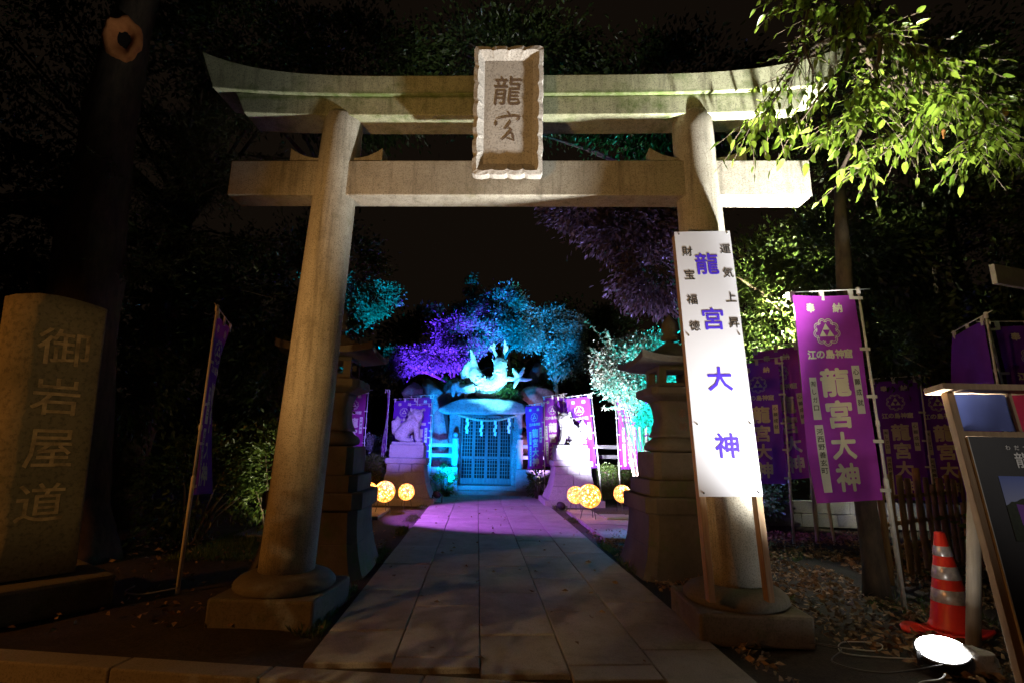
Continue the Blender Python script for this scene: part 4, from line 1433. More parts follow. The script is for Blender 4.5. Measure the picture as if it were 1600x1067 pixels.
# ================================================================== DRAGON SHRINE
def shrine():
    root = empty('rock_shrine', (0, 0, 0), 0, 'small stone shrine with lattice doors under a heavy stone lintel', 'shrine')
    g = M['boulder']
    MB().box(-0.98, 1.78, 14.0, 14.42, -0.05, 0.10).build('lower_step', M['kerb'], root, bevel=0.01)
    MB().box(-0.86, 1.66, 14.22, 16.0, 0.101, 0.22).build('upper_step', M['kerb'], root, bevel=0.01)
    def rough(name, mb, k=0.03, sc=2.5, vox=0.035):
        return sculpt(name, mb, g, root, vox, k, sc, 1)
    rough('jamb', MB().box(-0.80, -0.46, 14.42, 14.82, 0.2, 2.24))
    rough('jamb', MB().box(0.96, 1.24, 14.42, 14.82, 0.2, 2.26))
    # lintel: thick, left end tapering down to a nose
    vs = []
    prof = [(-1.10, 2.20, 2.25), (-0.92, 2.12, 2.36), (-0.72, 2.10, 2.47), (-0.45, 2.12, 2.55), (0.2, 2.14, 2.56), (0.9, 2.14, 2.52), (1.22, 2.15, 2.47), (1.32, 2.20, 2.38)]
    fs = []
    for x, a, b in prof:
        vs += [(x, 14.22, a), (x, 14.26, b), (x, 14.95, b), (x, 14.95, a)]
    for i in range(len(prof) - 1):
        for k in range(4):
            k2 = (k + 1) % 4
            fs.append((i * 4 + k, i * 4 + 4 + k, i * 4 + 4 + k2, i * 4 + k2))
    fs += [(0, 1, 2, 3), tuple(len(vs) - 4 + q for q in (3, 2, 1, 0))]
    rough('lintel', MB().add(vs, fs), 0.035, 2.2)
    # dark chamber behind
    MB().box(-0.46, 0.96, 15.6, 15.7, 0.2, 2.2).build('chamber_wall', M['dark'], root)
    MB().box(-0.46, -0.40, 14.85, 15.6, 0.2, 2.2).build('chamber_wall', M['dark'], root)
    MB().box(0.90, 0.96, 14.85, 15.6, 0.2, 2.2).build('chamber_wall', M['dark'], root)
    # four lattice door leaves
    for k in range(4):
        x0 = -0.455 + k * 0.353
        d = empty('door'); d.parent = root
        d.location = (x0, 14.62, 0.23)
        fr = MB()
        w0, h0 = 0.349, 1.88
        fr.box(0, 0.04, 0, 0.05, 0, h0).box(w0 - 0.04, w0, 0, 0.05, 0, h0).box(0.04, w0 - 0.04, 0.001, 0.049, 0, 0.16).box(0.04, w0 - 0.04, 0.001, 0.049, h0 - 0.07, h0).box(0.04, w0 - 0.04, 0.001, 0.049, 0.68, 0.74)
        fr.build('frame', M['doorwood'], d)
        la = MB()
        for i in range(1, 4):
            x = 0.04 + (w0 - 0.08) * i / 4
            la.box(x - 0.009, x + 0.009, 0.012, 0.034, 0.16, h0 - 0.07)
        for j in range(1, 17):
            z = 0.16 + (h0 - 0.23) * j / 17
            la.box(0.04, w0 - 0.04, 0.010, 0.0115, z - 0.008, z + 0.008)
            la.box(0.04, w0 - 0.04, 0.0345, 0.036, z - 0.008, z + 0.008)
        la.build('lattice', M['doorwood'], d)
    # straw rope with folded paper streamers
    a, b = Vector((-0.56, 14.30, 2.10)), Vector((1.08, 14.30, 2.12))
    for ph in (0, math.pi):
        pts = []
        for i in range(61):
            u = i / 60
            p = a.lerp(b, u) + Vector((0, 0, -0.16 * (1 - (2 * u - 1) ** 2)))
            an = u * 70 + ph
            pts.append(p + Vector((0, math.cos(an), math.sin(an))) * 0.016)
        MB().tube(pts, 0.019, 6).build('rope_strand', M['rope'], root, True)
    for u in (0.16, 0.40, 0.63, 0.86):
        p = a.lerp(b, u) + Vector((0, -0.03, -0.16 * (1 - (2 * u - 1) ** 2) - 0.01))
        mb = MB()
        x = 0
        for k in range(4):
            x0 = -0.03 + (0.028 if k % 2 else 0) - 0.008 * k
            mb.add([(x0, -0.004 * k, -0.10 * k), (x0 + 0.065, -0.004 * k, -0.10 * k - 0.01), (x0 + 0.055, -0.004 * k - .006, -0.10 * k - 0.125), (x0 - 0.01, -0.004 * k - .006, -0.10 * k - 0.105)], [(0, 1, 2, 3)])
        o = mb.build('paper_streamer', M['paper'], root, loc=p)
        s = o.modifiers.new('s', 'SOLIDIFY'); s.thickness = 0.002
shrine()

def dragon():
    Y0 = 14.72
    def q(gx, gy, dy=0.0):
        px, py = 690 + gx / 8.894, 520 + gy / 8.894
        return Vector(((px - 748.2) * 0.01833, Y0 + dy, 2.52 + (625 - py) * 0.0195))
    mb = MB()
    def T(pts, rad, n=12):
        # smooth the control points
        P = [q(*p) for p in pts]
        out, ro = [], []
        for i in range(len(P) - 1):
            p0, p1, p2, p3 = P[max(i - 1, 0)], P[i], P[i + 1], P[min(i + 2, len(P) - 1)]
            for k in range(5):
                t = k / 5
                out.append(0.5 * ((2 * p1) + (p2 - p0) * t + (2 * p0 - 5 * p1 + 4 * p2 - p3) * t * t + (3 * p1 - p0 - 3 * p2 + p3) * t ** 3))
                ro.append(rad[i] * (1 - t) + rad[i + 1] * t)
        out.append(P[-1]); ro.append(rad[-1])
        mb.tube(out, ro, n)
    # main coil: from the neck down and round to the tail that rises at the left
    T([(800, 520, -.30), (815, 620, -.24), (770, 700, -.12), (650, 725, 0.0), (540, 690, .02), (465, 600, .0), (440, 500, .05), (425, 400, .08), (405, 310, .1), (375, 238, .12)], [0.15, .19, .24, .27, .25, .20, .13, .09, .06, .02], 14)
    # loop behind
    T([(470, 740, .12), (400, 640, .2), (330, 560, .18), (350, 470, .15), (382, 405, .14)], [.19, .17, .16, .13, .04])
    T([(300, 650, .1), (280, 560, .12), (325, 480, .12)], [.10, .09, .03])
    # lower length of tail on the lintel
    T([(470, 842, -.1), (600, 860, -.14), (720, 860, -.14), (800, 870, -.1)], [.06, .11, .14, .13])
    # hind leg and claw
    T([(440, 770, -.1), (330, 800, -.15), (240, 820, -.15)], [.16, .15, .11])
    T([(250, 800, -.15), (180, 740, -.2), (165, 830, -.26), (170, 900, -.3)], [.10, .08, .065, .03])
    T([(260, 840, -.2), (235, 890, -.3)], [.07, .03])
    T([(340, 850, -.2), (330, 905, -.3)], [.07, .03])
    T([(200, 735, -.2), (230, 700, -.2)], [.06, .02])
    # head: skull, brow, long muzzle, jaw
    mb.ball(q(795, 455, -.34), (.19, .19, .20), 14, 10)
    T([(795, 470, -.40), (775, 540, -.50), (760, 590, -.56)], [.17, .14, .105])
    T([(800, 540, -.42), (790, 610, -.46)], [.10, .06])
    mb.ball(q(752, 600, -.60), (.045, .05, .035)); mb.ball(q(780, 602, -.61), (.045, .05, .035))
    mb.ball(q(745, 455, -.45), (.05, .05, .035)); mb.ball(q(835, 455, -.45), (.05, .05, .035))
    # ears and mane spikes
    T([(735, 440, -.32), (705, 415, -.28), (680, 385, -.25)], [.05, .04, .01])
    T([(855, 440, -.32), (880, 415, -.28), (897, 378, -.25)], [.05, .04, .01])
    for k, (gx, gy) in enumerate(((880, 470), (890, 520), (885, 570), (715, 560), (705, 600))):
        T([(820 if gx > 800 else 770, gy, -.25), (gx, gy + 15, -.2), (gx + (22 if gx > 800 else -22), gy + 10, -.16)], [.06, .04, .01])
    # antlers
    T([(770, 400, -.30), (735, 335, -.28), (705, 275, -.28), (705, 215, -.27), (703, 165, -.26)], [.055, .050, .047, .045, .02])
    T([(712, 290, -.28), (672, 245, -.3), (655, 215, -.3)], [.042, .038, .018])
    T([(825, 395, -.30), (838, 330, -.28), (858, 270, -.27), (858, 205, -.26), (853, 138, -.25)], [.055, .050, .047, .043, .016])
    T([(852, 290, -.27), (885, 255, -.29), (889, 212, -.3)], [.044, .042, .02])
    # fore leg with open claw
    T([(790, 680, -.2), (880, 655, -.3), (960, 652, -.34), (1030, 650, -.36)], [.13, .085, .07, .075])
    mb.ball(q(1050, 645, -.36), (.085, .07, .085))
    for tip, mid in (((965, 518), (1000, 570)), ((1125, 498), (1095, 565)), ((1235, 648), (1140, 665)), ((990, 775), (1012, 715))):
        T([(1045, 645, -.36), (mid[0], mid[1], -.42), (tip[0], tip[1], -.40)], [.075, .058, .03])
    # dorsal fins
    for gx, gy in ((520, 570), (590, 610), (660, 625), (720, 620)):
        T([(gx, gy + 45, .02), (gx - 8, gy, .03), (gx - 18, gy - 32, .03)], [.06, .035, .008])
    # rows of scales along the flank
    rs = random.Random(17)
    for k in range(70):
        gx = rs.uniform(470, 800); gy = rs.uniform(620, 800)
        mb.ball(q(gx, gy, -.22 + .00 * k), (.035, .035, .028), 6, 5)
    o = sculpt('dragon_statue', mb, M['dragon'], None, 0.019, 0.010, 11, 1)
    tag(o, 'pale stone dragon with antlers and open claw on the shrine roof', 'statue')
dragon()

def stone_lion(loc, flip, label, mat):
    mb = MB()
    f = flip
    X = lambda x: x * f
    def B(c, r_, n=12, m=8): mb.ball((X(c[0]), c[1], c[2]), r_, n, m)
    def T(pts, rad, n=10): mb.tube([(X(a), b, c) for a, b, c in pts], rad, n)
    T([(-0.22, 0, .17), (-0.12, 0, .30), (0.03, 0, .42), (0.12, -.01, .50)], [.15, .165, .155, .13], 14)
    for s in (-1, 1):
        B((-0.19, s * .12, .17), (.17, .09, .165))
        T([(-0.20, s * .16, .06), (-.05, s * .18, .045), (0.03, s * .185, .04)], [.06, .05, .045])
        T([(0.11, s * .09, .42), (0.15, s * .10, .24), (0.17, s * .10, .06)], [.085, .065, .055])
        T([(0.15, s * .10, .04), (0.25, s * .105, .035)], [.06, .045])
        for k in (-1, 0, 1): B((0.26, s * .105 + k * .03, .03), .026)
    # head turned to the viewer
    B((0.14, -.06, .62), (.15, .14, .145))
    T([(0.17, -.12, .60), (0.21, -.215, .575)], [.11, .085])
    T([(0.17, -.12, .53), (0.20, -.19, .505)], [.07, .05])
    B((0.215, -.265, .60), (.035, .03, .025))
    for s in (-1, 1):
        B((0.17 + s * .075, -.19, .66), (.035, .03, .03))
        T([(0.13 + s * .11, -.04, .72), (0.13 + s * .15, -.02, .78), (0.13 + s * .15, -.02, .73)], [.035, .025, .01])
    rg = random.Random(7)
    for k in range(46):
        a = rg.uniform(0, 2 * math.pi); h = rg.uniform(-.26, .14)
        rr = .155 if h > -.1 else .14
        B((0.08 + rr * math.cos(a) * .9, 0.01 + abs(rr * math.sin(a)) * (1 if rg.random() < .6 else -.6), .62 + h), rg.uniform(.03, .05), 8, 6)
    # flame tail
    T([(-0.27, 0, .12), (-0.36, 0, .22), (-0.37, 0, .38), (-0.30, 0, .52), (-.33, 0, .60)], [.06, .08, .10, .07, .015])
    for k in range(9):
        B((-0.36 + rg.uniform(-.06, .06), rg.uniform(-.07, .07), rg.uniform(.2, .46)), rg.uniform(.035, .055), 8, 6)
    o = sculpt('stone_lion', mb, mat, None, 0.02, 0.01, 14, 1)
    o.location = loc
    return tag(o, label, 'statue', 'pair of guardian lions')

def pedestal(x, y, label):
    root = empty('stone_pedestal', (x, y, 0), 0, label, 'pedestal', 'pair of lion pedestals')
    g = M['concrete']
    h = lambda u: 0.60 - 0.185 * (1 - (1 - u) ** 2.0)
    MB().box(-0.68, 0.68, -0.62, 0.62, -0.06, 0.11).build('base_slab', g, root, bevel=0.012)
    zs = [0.111, 0.40, 0.66, 0.84]
    for k in range(3):
        z0, z1 = zs[k], zs[k + 1] - 0.004
        u0, u1 = (z0 - .111) / .73, (z1 - .111) / .73
        nb = 3 if k % 2 == 0 else 2
        # blocks across the front
        for b in range(nb):
            fa, fb = -1 + 2 * b / nb, -1 + 2 * (b + 1) / nb
            e = 0.004
            vs = []
            for (u, z) in ((u0, z0), (u1, z1)):
                hh = h(u)
                vs += [(fa * hh + e, -hh * .92, z), (fb * hh - e, -hh * .92, z), (fb * hh - e, hh * .92, z), (fa * hh + e, hh * .92, z)]
            MB().add(vs, [(3, 2, 1, 0), (4, 5, 6, 7), (0, 1, 5, 4), (1, 2, 6, 5), (2, 3, 7, 6), (3, 0, 4, 7)]).build('block', g, root, bevel=0.006)
    MB().box(-0.455, 0.455, -0.42, 0.42, 0.842, 0.965).build('cap_slab', g, root, bevel=0.012)
    MB().box(-0.385, 0.385, -0.35, 0.35, 0.967, 1.255).build('upper_block', g, root, bevel=0.012)
    MB().box(-0.355, 0.355, -0.29, 0.29, 1.257, 1.325).build('statue_plate', g, root, bevel=0.01)
pedestal(-1.60, 12.35, 'violet-lit flared stone pedestal under the left lion')
pedestal(2.21, 12.35, 'white-lit flared stone pedestal under the right lion')
stone_lion((-1.58, 12.35, 1.325), 1, 'violet-lit guardian lion statue on the left pedestal', M['lionstone'])
stone_lion((2.19, 12.35, 1.325), -1, 'glaring white-lit guardian lion statue on the right pedestal', M['lionstone'])

# ------------------------------------------------------------------ stone railings
def railing(x0, x1, y, posts, rails, courses, label, wall=True):
    root = empty('stone_railing', ((x0 + x1) / 2, y, 0), 0, label, 'railing', 'stone railings beside the shrine')
    c = (x0 + x1) / 2
    if wall:
        for (z0, z1) in courses:
            n = max(1, round((x1 - x0) / 0.6))
            for k in range(n):
                a, b = x0 + (x1 - x0) * k / n, x0 + (x1 - x0) * (k + 1) / n
                MB().box(a - c + .003, b - c - .003, -0.16, 0.16, z0 + .002, z1 - .002).build('block', M['concrete'], root, bevel=0.01)
    zb = courses[-1][1] if wall else 0.0
    for px in posts:
        MB().lathe([(0.08, zb), (0.085, zb + .02), (0.085, 1.42), (0.095, 1.43), (0.095, 1.46), (0.06, 1.48), (0.055, 1.50), (0.075, 1.54), (0.06, 1.59), (0.01, 1.64)], 14, c=(px - c, 0)).build('post', M['concrete'], root, True)
    for z in rails:
        MB().box(x0 - c, x1 - c, -0.045, 0.045, z - 0.05, z + 0.05).build('rail', M['concrete'], root, bevel=0.012)
railing(-2.2, -0.50, 14.20, (-0.60, -1.65), (1.27, 1.0), ((-0.03, 0.36), (0.36, 0.70)), 'stone railing on block footing left of the shrine doors')
railing(1.04, 2.7, 14.20, (1.16, 2.3), (1.27, 0.98), ((-0.03, 0.36), (0.36, 0.66)), 'stone railing on block footing right of the shrine doors')
railing(2.9, 5.4, 13.9, (4.2, 5.2), (1.30, 1.04), (), 'stone railing behind the banners under the cyan bush', False)

# ------------------------------------------------------------------ boulders round the shrine
def bl(px, py, hw, hh, Y, mat, label, seed, dep=0.5):
    s = 0.00124 * Y
    loc = ((px - 748.2) * s, Y, 2.52 + (625 - py) * s * 1.06)
    rock('boulder', loc, (hw * s * 1.3, dep * 1.15, hh * s * 1.25), mat, label, seed, 'boulder', 'boulders heaped round the shrine')
bl(680, 622, 23, 24, 15.0, M['boulder'], 'blue-lit slanting boulder left of the dragon', 11)
bl(690, 685, 21, 55, 15.1, M['boulder'], 'tall cyan-lit boulder beside the left jamb', 12, 0.45)
bl(655, 690, 22, 50, 15.3, M['boulder'], 'dark boulder behind the left stone railing', 13)
bl(650, 612, 18, 16, 15.6, M['boulder'], 'faint blue boulder far left of the dragon', 14)
bl(712, 612, 17, 18, 15.0, M['boulder'], 'cyan boulder under the dragon hind leg', 15, 0.4)
bl(843, 614, 24, 17, 14.9, M['brownrock'], 'brown boulder right of the dragon claw', 16)
bl(832, 650, 16, 22, 15.0, M['brownrock'], 'reddish boulder below the brown one', 17)
bl(830, 705, 16, 45, 15.1, M['brownrock'], 'tall violet-brown boulder beside the right jamb', 18, 0.45)
bl(862, 665, 22, 60, 15.4, M['brownrock'], 'brown boulder behind the small purple banner', 19)
bl(839, 582, 15, 16, 15.7, M['boulder'], 'rounded deep blue boulder above the brown one', 20)
bl(765, 620, 60, 18, 15.6, M['boulder'], 'broad boulder behind the dragon body', 21, 0.6)
bl(752, 590, 22, 20, 16.2, M['boulder'], 'upright dark boulder behind the dragon neck', 22, 0.4)

# ================================================================== WICKER GLOBE LANTERNS
GLOBE_LIGHTS = []
def globe_proto():
    root = empty('globe_lantern')
    r_ = 0.175
    zc = 0.345
    MB().ball((0, 0, zc), r_ * 0.985, 28, 18).build('glowing_shell', M['globe'], root, True)
    mb = MB()
    rg = random.Random(21)
    for k in range(90):
        n = Vector((rg.gauss(0, 1), rg.gauss(0, 1), rg.gauss(0, 1))).normalized()
        u = n.orthogonal().normalized()
        v = n.cross(u)
        off = rg.uniform(-.55, .55)
        rr = math.sqrt(1 - off * off) * r_ * rg.uniform(.985, 1.03)
        a0, a1 = rg.uniform(0, 6.28), rg.uniform(2.2, 5.0)
        pts = [Vector((0, 0, zc)) + n * off * r_ + (u * math.cos(a0 + a1 * i / 14) + v * math.sin(a0 + a1 * i / 14)) * rr for i in range(15)]
        mb.tube(pts, 0.0032, 4)
    mb.build('wicker_weave', M['wicker'], root)
    for k in range(3):
        a = k * 2.094 + 0.4
        MB().tube([(0.10 * math.cos(a), 0.10 * math.sin(a), zc - 0.16), (0.15 * math.cos(a), 0.15 * math.sin(a), -0.02)], 0.006, 6).build('leg', M['bolt'], root)
    return root
gp = None
for (x, y, sc, rz, lb) in ((-1.42, 11.0, .92, 0, 'round glowing wicker lantern before the left lion pedestal'),
                           (-1.74, 10.3, 1.10, 1.1, 'largest glowing wicker lantern left of the path'),
                           (-2.17, 11.0, .95, 2.2, 'glowing wicker lantern almost hidden behind the left stone lantern'),
                           (2.02, 10.7, .95, 3.0, 'glowing wicker lantern before the right lion pedestal'),
                           (2.08, 9.65, 1.18, 0.6, 'largest glowing wicker lantern right of the path'),
                           (3.04, 10.9, 1.0, 1.9, 'glowing wicker lantern partly hidden by the right stone lantern')):
    if gp is None: gp = globe_proto(); o = gp
    else: o = copy_tree(gp)
    o.location = (x, y, 0.0)
    o.scale = (sc, sc, sc)
    o.rotation_euler = (0, 0, rz)
    tag(o, lb, 'lantern', 'wicker globe lanterns')

# ================================================================== VEGETATION
def leafy(name, blobs, mat, label, cat, size=0.05, aspect=0.5, group=None, seed=1, droop=0.0, stems=True, base=None):
    rg = np.random.default_rng(seed)
    c0 = np.array(blobs[0][0])
    b = np.array(base if base is not None else (c0[0], c0[1], 0.0))
    root = empty(name, tuple(b), 0, label, cat, group)
    Vs, Fs, off = [], [], 0
    sm = MB()
    for (c, rd, nc, nl, sp) in blobs:
        P, D, cl = clumps(c, rd, nc, nl, sp, rg)
        V, F = leaf_arrays(P - b, size, D, aspect, droop=droop, rg=rg)
        Vs.append(V); Fs.append(F + off); off += len(V)
        for q in cl[:12]:
            q = Vector(q - b)
            sm.tube([(q.x * .2, q.y * .2, -0.05), (q.x * .5, q.y * .5, q.z * .5), q], [.014, .01, .004], 5)
    link('foliage', mesh_np('foliage', np.concatenate(Vs), np.concatenate(Fs), mat), root)
    if stems: sm.build('stem', M['bark'], root)
    return root

# cyan-lit bush on the right, with white-tipped sprays
def bush():
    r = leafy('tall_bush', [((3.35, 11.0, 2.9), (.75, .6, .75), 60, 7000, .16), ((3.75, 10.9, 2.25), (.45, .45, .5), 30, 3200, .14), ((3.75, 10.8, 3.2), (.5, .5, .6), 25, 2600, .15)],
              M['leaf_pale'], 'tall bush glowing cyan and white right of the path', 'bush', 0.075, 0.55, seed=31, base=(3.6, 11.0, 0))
    rg = np.random.default_rng(77)
    Vs, Fs, off = [], [], 0
    sm = MB()
    for (x, z, dx, dz) in ((2.85, 3.2, -.62, .75), (2.85, 2.95, -.60, .42), (2.95, 2.75, -.75, .38), (2.9, 2.4, -.55, .22), (3.0, 2.1, -.5, .02), (3.0, 3.0, -.4, .75)):
        n = 46
        u = rg.uniform(0, 1, n) ** 0.8
        P = np.stack([x + dx * u, 10.6 + rg.normal(size=n) * .03 - .2 * u, z + dz * u - .06 * u * u], 1) - np.array([3.6, 11, 0])
        V, F = leaf_arrays(P, 0.075, None, 0.6, rg=rg)
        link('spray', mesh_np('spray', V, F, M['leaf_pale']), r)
        sm.tube([(x + .4 - 3.6, -.25, z - .25), (x - 3.6, -.4, z), (x + dx * .5 - 3.6, -.5, z + dz * .5 - .015), (x + dx - 3.6, -.6, z + dz - .06)], [.012, .008, .006, .003], 5)
    sm.build('twig', M['bark'], r)
bush()

# hedges
def hedge(x0, x1, y, d, h, label, seed):
    rg = np.random.default_rng(seed)
    root = empty('clipped_hedge', ((x0 + x1) / 2, y, 0), 0, label, 'hedge')
    n = int(5200 * (x1 - x0))
    P = np.stack([rg.uniform(x0, x1, n), y + rg.uniform(-d, d, n), h * rg.uniform(0.05, 1, n) ** .5], 1)
    P[:, 2] += rg.normal(size=n) * .03
    k = rg.random(n) < .35
    P[k, 1] = y - d + rg.normal(size=k.sum()) * .03
    P -= np.array([(x0 + x1) / 2, y, 0])
    V, F = leaf_arrays(P, 0.05, None, 0.5, rg=rg)
    link('foliage', mesh_np('foliage', V, F, M['leaf_mid']), root)
    sm = MB()
    for i in range(10):
        a = rg.uniform(x0, x1) - (x0 + x1) / 2
        sm.tube([(a, 0, -.05), (a + .05, 0, h * .5), (a - .05, .05, h * .9)], [.012, .009, .004], 5)
    sm.build('stem', M['bark'], root)
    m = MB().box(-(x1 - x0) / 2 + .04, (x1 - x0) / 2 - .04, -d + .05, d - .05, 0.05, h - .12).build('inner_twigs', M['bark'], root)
hedge(-3.6, -2.1, 12.3, 0.25, 0.98, 'low clipped hedge left of the left lion pedestal', 41)
hedge(2.95, 5.2, 13.0, 0.30, 0.85, 'low clipped hedge under the banners right of the lion', 42)
# small shrubs beside the shrine
leafy('leafy_shrub', [((-0.82, 13.6, .35), (.20, .25, .40), 18, 1100, .07)], M['leaf_mid'], 'small green shrub at the left end of the shrine step', 'shrub', .07, .4, 'shrubs by the shrine steps', 43)
leafy('leafy_shrub', [((1.55, 13.3, .32), (.22, .3, .38), 16, 800, .08)], M['leaf_mid'], 'thin weedy shrub at the right end of the shrine step', 'shrub', .09, .3, 'shrubs by the shrine steps', 44)
leafy('flowering_shrub', [((-2.55, 14.2, 1.25), (.38, .3, .32), 26, 2600, .08)], M['leaf_pale'], 'shrub glowing violet between the banners left of the shrine', 'shrub', .05, .6, None, 45)
leafy('spiky_plant', [((0.95, 14.9, 3.35), (.05, .05, .05), 4, 30, .05)], M['leaf_mid'], 'spiky grass plant behind the dragon head', 'plant', .05, .2, None, 46, stems=False, base=(0.95, 14.9, 3.3))
sp = bpy.data.objects['spiky_plant']
tm = MB()
for i in range(70):
    a, e = random.uniform(0, 6.28), random.uniform(.15, 1.45)
    L = random.uniform(.25, .55)
    d = Vector((math.cos(a) * math.cos(e), math.sin(a) * math.cos(e) * .7, math.sin(e)))
    sd = d.cross(Vector((0, 0, 1))).normalized() * .012
    p1 = d * L * .6; p2 = d * L + Vector((0, 0, -.10 * L * math.cos(e) * 2))
    tm.add([sd, -sd, p1 - sd, p1 + sd, p2], [(0, 1, 2, 3), (3, 2, 4)])
tm.build('blade', M['leaf_mid'], sp)
leafy('rock_shrub', [((0.85, 14.55, 2.72), (.38, .22, .18), 22, 1800, .07)], M['leaf_mid'], 'low cyan-lit shrub on the lintel beside the dragon claw', 'shrub', .05, .5, 'shrubs on the shrine rocks', 47, base=(0.85, 14.55, 2.5))
leafy('rock_shrub', [((-0.95, 14.9, 3.0), (.45, .3, .16), 18, 900, .08)], M['leaf_mid'], 'thin shrub trailing over the boulder left of the dragon', 'shrub', .06, .5, 'shrubs on the shrine rocks', 48, base=(-0.95, 14.9, 2.75))
leafy('rock_shrub', [((2.0, 15.1, 3.05), (.25, .2, .15), 12, 700, .07)], M['leaf_mid'], 'tiny teal shrub above the brown boulder', 'shrub', .05, .5, 'shrubs on the shrine rocks', 49, base=(2.0, 15.1, 2.8))

# illuminated trees behind the shrine
G1 = 'illuminated trees behind the shrine'
tree('garden_tree', (-1.1, 18.6, 0), (-0.9, 18.6, 4.8), .16, [((-0.55, 18.5, 5.25), (1.15, .9, .75), 70, 9000, .17), ((-1.55, 18.4, 4.35), (1.2, .8, .42), 50, 5500, .15), ((-2.9, 18.6, 4.15), (.55, .5, .5), 20, 1800, .14)], M['leaf_garden'], 'tree lit violet behind and left of the dragon', 'tree', G1, .10, .55, seed=51)
tree('garden_tree', (0.9, 19.2, 0), (0.9, 19.2, 6.2), .18, [((0.75, 19.0, 6.3), (1.1, .9, .85), 60, 8000, .17), ((-0.45, 19.0, 6.35), (.55, .5, .35), 16, 1600, .12), ((-0.42, 19.0, 7.15), (.14, .2, .5), 14, 700, .09), ((1.6, 19.1, 5.6), (.7, .8, .7), 36, 4200, .18)], M['leaf_garden'], 'tree lit cyan blue above the dragon antlers', 'tree', G1, .10, .55, seed=52)
tree('garden_tree', (3.0, 19.0, 0), (2.8, 19.0, 5.0), .17, [((2.75, 18.9, 5.75), (1.1, .9, .8), 50, 6000, .18), ((3.3, 18.9, 4.6), (.9, .9, .7), 34, 3600, .18)], M['leaf_garden'], 'dim teal tree right of the cyan blue one', 'tree', G1, .10, .55, seed=53)
tree('garden_tree', (-4.9, 18.0, 0), (-4.8, 18.0, 5.2), .17, [((-4.75, 17.9, 6.0), (1.0, .9, .8), 50, 5200, .17), ((-3.65, 17.9, 6.3), (.65, .6, .55), 24, 2600, .15), ((-5.5, 17.8, 6.9), (.8, .7, .6), 24, 2400, .15)], M['leaf_garden'], 'tree lit teal beside the left gate pillar', 'tree', G1, .10, .55, seed=54)
# dark trees beyond
G2 = 'dark trees beyond the shrine'
for i, (x, y, z, rx, rz_, lb) in enumerate(((-2.6, 25, 5.4, 3.0, 2.4, 'black tree silhouette between the teal and violet trees'), (5.2, 24, 5.8, 2.8, 2.4, 'black tree silhouette right of the teal tree'), (1.5, 27, 6.0, 3.2, 2.6, 'black tree silhouette behind the cyan blue tree'))):
    tree('background_tree', (x, y, 0), (x, y, z), .25, [((x, y, z), (rx, 1.6, rz_), 80, 9000, .35)], M['leaf_dark'], lb, 'tree', G2, .2, .55, seed=60 + i)
# bronze-leaved tree reaching in from the right behind the gate
tree('bronze_tree', (4.6, 9.5, 0), (4.1, 9.3, 6.0), .16, [((2.75, 9.0, 5.35), (.95, .7, .62), 46, 4600, .17), ((3.3, 9.0, 4.5), (.85, .7, .7), 44, 4600, .17), ((1.75, 8.9, 5.65), (.6, .5, .35), 18, 1400, .14), ((3.6, 9.0, 6.1), (1.2, .8, .6), 34, 3600, .2)], M['leaf_red'], 'bronze-leaved tree hanging over the path behind the gate', 'tree', None, .115, .42, seed=65, droop=.5)

# right-hand thicket behind banners and notice board
tree('evergreen_tree', (6.3, 9.3, 0), (6.2, 9.2, 5.5), .2, [((5.3, 8.7, 3.9), (1.3, .9, 1.3), 80, 10000, .2), ((6.9, 8.6, 4.4), (1.5, 1.0, 1.6), 70, 9000, .22)], M['leaf_mid'], 'leafy tree lit yellow green by the lamp behind the banners', 'tree', 'trees at the right', .10, .5, seed=70)
tree('evergreen_tree', (8.6, 8.2, 0), (8.3, 8.0, 5.5), .22, [((8.2, 7.6, 4.2), (1.5, 1.2, 1.7), 70, 9000, .24), ((7.6, 6.8, 2.4), (1.3, .9, 1.2), 50, 6000, .2), ((9.6, 7.2, 2.6), (1.4, 1.0, 2.2), 50, 6000, .22), ((7.6, 7.8, 7.2), (2.4, 1.3, 1.6), 80, 10000, .28), ((10.5, 8.0, 6.5), (2.0, 1.3, 2.4), 60, 7000, .28)], M['leaf_dark'], 'dark evergreen above the notice board', 'tree', 'trees at the right', .10, .5, seed=71)
tree('evergreen_tree', (6.6, 6.7, 0), (6.5, 6.6, 4.0), .13, [((5.9, 6.6, 2.75), (.8, .6, .65), 40, 4600, .16), ((4.9, 6.4, 3.9), (1.2, .6, .5), 40, 4200, .18)], M['leaf_dark'], 'dark bushy tree between the fence and the lamp', 'tree', 'trees at the right', .09, .5, seed=72)
leafy('green_bush', [((4.75, 9.0, .55), (.7, .4, .5), 40, 4200, .12)], M['leaf_mid'], 'low green bush between the banner poles', 'bush', .07, .5, None, 73)
leafy('green_bush', [((6.0, 5.6, .55), (.30, .3, .5), 18, 900, .10)], M['leaf_bright'], 'small bright bush behind the timber post', 'bush', .09, .6, None, 74)

# canopy over and behind the gate
for i, (x, y, z, lb) in enumerate(((-3.2, 9.5, 8.6, 'tall dark tree behind the left end of the lintel'), (0.6, 10.5, 9.6, 'tall dark tree behind the plaque'), (4.2, 9.6, 8.6, 'tall dark tree behind the right end of the lintel'))):
    bx_ = (-4.6, 12.0, 0) if i == 0 else ((5.9, 13.0, 0) if i == 1 else (6.4, 11.5, 0))
    tree('canopy_tree', bx_, (bx_[0] * .8, bx_[1] * .95, z), .3, [((x, y, z), (2.6, 1.5, 1.1), 90, 11000, .28)], M['leaf_dark'], lb, 'tree', 'tall trees over the gate', .13, .45, seed=80 + i, droop=.3)

